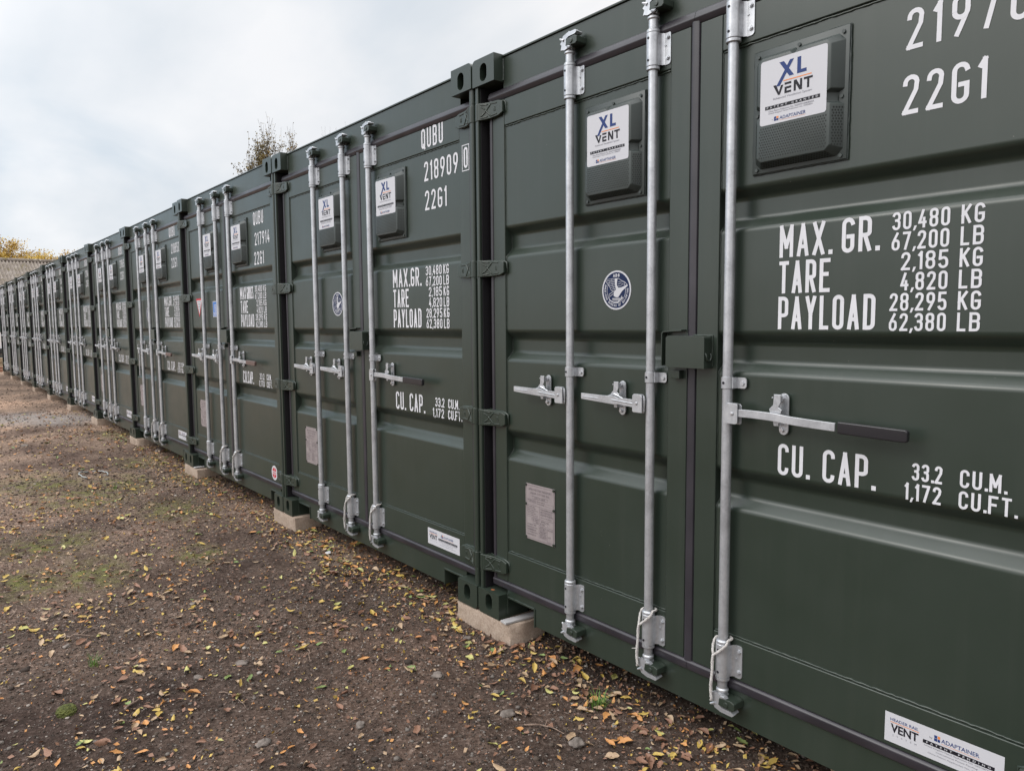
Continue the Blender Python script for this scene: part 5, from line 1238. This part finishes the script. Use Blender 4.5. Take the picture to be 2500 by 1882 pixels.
mb = MB(); mb.box(BX-SL+.35, BX+SL-.35, BYE-15.8, BYE-.25, GZ-.1, EZ+.05); mb.add([(BX-SL+.35, BYE-.25, EZ+.05), (BX+SL-.35, BYE-.25, EZ+.05), (BX, BYE-.25, RZ-.15)], [(0, 1, 2)]); bk(mb, 'wall', ['render'])
# fallen-leaf coloured trees
MAT['bark'] = mat('grey_brown_bark', (.10, .08, .065), .95, build=var([(.3, (.06, .048, .04)), (.7, (.15, .125, .10))], 8, 5, .6, 20, .02))
def crownmat(name, a, b_, c):
    def f(nt, b):
        n = noise(nt, 1.1, 4, .6); n2 = noise(nt, 14, 2); q = nt.nodes.new('ShaderNodeMix'); q.data_type = 'FLOAT'; q.inputs[0].default_value = .5; nt.links.new(n.outputs[0], q.inputs[2]); nt.links.new(n2.outputs[0], q.inputs[3])
        r = ramp(nt, q.outputs[0], [(.34, c), (.5, a), (.64, b_)]); nt.links.new(r.outputs[0], b.inputs['Base Color'])
    return mat(name, a, .6, spec=.25, build=f)
CM = {'gold': crownmat('golden_foliage', (.50, .34, .065), (.64, .47, .10), (.30, .17, .075)), 'russet': crownmat('russet_foliage', (.30, .19, .06), (.42, .28, .07), (.18, .11, .08)), 'haw': crownmat('hawthorn_foliage', (.17, .13, .045), (.36, .23, .06), (.08, .07, .03))}
def tree(x, y, H, R, seed, leafm, nleaf, lsize, label, spread=.55, depth_=5, low=.25, dens=1.0, group=None, tipdir=0.0, twigr=.006, sparse_top=.0):
    rr = random.Random(seed); z0 = float(gh(x, y))-.05; t = empty('autumn_tree', (x, y, z0)); tag(t, label, 'tree', group)
    mb = MB(); tips = []
    def grow_(p, d, ln, r, lev):
        pts = [p]; rad = [r]; q = p.copy(); dd_ = d.copy(); n = 5
        for i in range(n):
            dd_ = (dd_+Vector((rr.uniform(-.22, .22), rr.uniform(-.22, .22), rr.uniform(-.08, .16)))).normalized(); q = q+dd_*ln/n; pts.append(q.copy()); rad.append(max(twigr*.5, r*(1-.5*(i+1)/n)))
            if lev >= 2: tips.append((q.copy(), lev))
            if lev < depth_ and i >= (1 if lev else 2):
                for _ in range(2 if lev < 3 else 1):
                    a = rr.uniform(0, 2*pi); o_ = dd_.orthogonal().normalized(); s_ = (Matrix.Rotation(a, 3, dd_)@o_)
                    nd = (dd_*(1-spread)+s_*spread+Vector((0, 0, .12))).normalized(); grow_(q.copy(), nd, ln*rr.uniform(.5, .72), max(twigr*.6, rad[-1]*.6), lev+1)
        mb.ring(pts, rad, 8 if lev < 2 else 4, cap=False)
    for _ in range(3 if low < .1 else 1):
        grow_(Vector((rr.uniform(-.2, .2)*(low < .1), rr.uniform(-.2, .2)*(low < .1), 0)), Vector((rr.uniform(-.3, .3)*(low < .1), rr.uniform(-.3, .3)*(low < .1), 1)).normalized(), H*.55, H*.022+.02, 0)
    zmax = max(v[2] for v in mb.v); rmax = sorted(math.hypot(v[0], v[1]) for v in mb.v)[int(len(mb.v)*.97)]
    fz, fr = H/zmax, R/rmax; mb.v = [(v[0]*fr, v[1]*fr, v[2]*fz) for v in mb.v]; mb.build('trunk', ['bark'], t, ang=60)
    ra = np.random.default_rng(seed); T_ = np.array([(p.x*fr, p.y*fr, p.z*fz) for p, l in tips]); 
    w = np.ones(len(T_)); w *= np.where(T_[:, 2] > H*low, 1, .15)
    if sparse_top: w *= np.clip(1.05-(T_[:, 2]/H-sparse_top)/(1-sparse_top), .04, 1)
    k = ra.choice(len(T_), nleaf, p=w/w.sum()); c = T_[k]+ra.normal(0, R*.035*dens, (nleaf, 3)); a = ra.normal(0, 1, (nleaf, 3)); a /= np.linalg.norm(a, axis=1)[:, None]
    b = ra.normal(0, 1, (nleaf, 3)); b -= a*(a*b).sum(1)[:, None]; b /= np.linalg.norm(b, axis=1)[:, None]; s_ = (lsize*ra.uniform(.6, 1.3, nleaf))[:, None]
    v = np.stack([c-a*s_, c+b*s_*.55, c+a*s_, c-b*s_*.55], 1).reshape(-1, 3); me = bpy.data.meshes.new('crown'); np_mesh(me, v, np.arange(nleaf*4).reshape(-1, 4)); me.materials.append(CM[leafm])
    o = bpy.data.objects.new('crown', me); COL.objects.link(o); o.parent = t
    return t, H
GRP = 'autumn trees beyond the row of containers'
tree(-52, -1.5, 7.1, 4.2, 3, 'gold', 90000, .062, 'golden autumn tree behind the left end of the barn roof', group=GRP, low=.5)
tree(-55, 3.0, 7.2, 3.6, 4, 'gold', 90000, .062, 'golden tree above the barn ridge with a dark bird on top', group=GRP, low=.5)
tree(-51, 6.6, 6.2, 3.2, 5, 'gold', 60000, .060, 'russet brown bush beside the right gable of the barn', group=GRP, low=.1)
tree(-49, 10.2, 5.6, 2.4, 8, 'russet', 2600, .07, 'thin russet bush right of the barn behind the containers', group=GRP, low=.1)
tree(-62, -7, 8.0, 5, 6, 'russet', 12000, .10, 'russet tree far behind the barn at the left edge', group=GRP, low=.2)
hd = gp(612, 400, 6); 
tree(-25.8, 9.1, 9.6, 1.45, 12, 'haw', 20000, .040, 'tall hawthorn with sparse brown leaves and bare upper twigs behind the containers', spread=.42, low=.35, group=GRP, twigr=.020, sparse_top=.84, depth_=4)
tree(-22.3, 9.9, 8.6, 1.2, 17, 'haw', 900, .03, 'slim bare hawthorn just right of the tall one', spread=.45, low=.3, group=GRP, twigr=.010, sparse_top=.4, depth_=4)
# bird
bx = empty('bird'); mb = MB()
prof = [(-.095, .004, .040), (-.07, .010, .020), (-.045, .022, .006), (-.015, .034, 0), (.02, .038, .0), (.05, .032, .008), (.068, .020, .020), (.082, .021, .032), (.098, .018, .037), (.108, .007, .036), (.122, .002, .033)]
mb.ring([(a, 0, z) for a, r, z in prof], [r for a, r, z in prof], 12); mb.prism([(-.085, .036), (-.150, .062), (-.155, .052), (-.09, .026)], -.014, .014)
bd = mb.build('bird', ['black'], None); bpy.data.objects.remove(bx)
bd.location = (-45.6, 1.05, 6.86); bd.scale = (1.25,)*3; bd.rotation_euler = (0, R_(25), R_(-100)); tag(bd, 'dark bird perched on the top twig of the golden tree', 'bird')
mb = MB(); mb.ring([(.0, -.01, -.03), (.0, -.012, -.075)], .003, 5); mb.ring([(.01, .012, -.03), (.01, .012, -.075)], .003, 5); mb.build('leg', ['black'], bd)
# van seen past the far end of the row
MAT['vanpaint'] = mat('white_van_paint', (.72, .74, .74), .3); MAT['glass'] = mat('tinted_glass', (.05, .09, .08), .08); MAT['tyre'] = mat('black_tyre', (.02, .02, .02), .8); MAT['lens'] = mat('red_lamp_lens', (.35, .02, .02), .2)
VX, VY = -36.5, .35
van = empty('parked_van', (VX, VY, GZ)); tag(van, 'white van parked beyond the far end of the container row', 'van')
mb = MB(); S_ = [(-2.3, .30), (2.3, .30), (2.32, .95), (2.28, 1.75), (2.15, 1.95), (-1.0, 1.95), (-1.55, 1.30), (-2.25, 1.05), (-2.32, .6)]
mb.prism([(a, b) for a, b in S_], -.85, .85); mb.build('body', ['vanpaint'], van, bevel=.07, seg=3)
mb = MB(); mb.box(2.295, 2.33, -.70, .70, 1.22, 1.72); mb.build('rear_window', ['glass'], van, bevel=.01)
mb = MB(); mb.box(2.25, 2.42, -.86, .86, .32, .55); mb.build('bumper', ['tyre'], van, bevel=.03)
for yy in (-.80, .70):
    mb = MB(); mb.box(2.27, 2.335, yy, yy+.10, .75, 1.15); mb.build('tail_lamp', ['lens'], van, bevel=.01)
for xx in (-1.5, 1.45):
    for yy in (-.86, .66):
        mb = MB(); mb.disc(xx, yy, yy+.2, .31, .31, 24); mb.build('wheel', ['tyre'], van, bevel=.02)
van.rotation_euler = (0, 0, R_(4))
MAT['timber'] = mat('sawn_timber', (.42, .32, .21), .85, build=var([(.3, (.33, .25, .16)), (.7, (.50, .39, .27))], 6)); MAT['brick'] = mat('orange_brick', (.40, .17, .10), .9, build=var([(.3, (.32, .13, .08)), (.7, (.48, .22, .13))], 20))
tx0, ty0 = -26.4, -.62
for k in range(4):
    mb = MB(); mb.box(-.09, .09, -.95, .95, 0, .066); o = mb.build('timber_sleeper', ['timber'], None, bevel=.004, loc=(tx0-.02*(k % 2), ty0-.03*k, GZ+.0+.17+.068*k)); tag(o, ['bottom', 'second', 'third', 'topmost'][k]+' timber beam of the stack past the far end of the row', 'timber', 'stacked timber beams')
for k in range(2):
    for r_ in range(4):
        mb = MB(); mb.box(-.05, .05, -.107, .107, 0, .065); o = mb.build('brick', ['brick'], None, bevel=.003, loc=(tx0, ty0-.66+r_*.44, GZ-.004+.085*k)); tag(o, 'orange brick carrying the timber stack at the far end', 'brick', 'bricks under the timber stack')
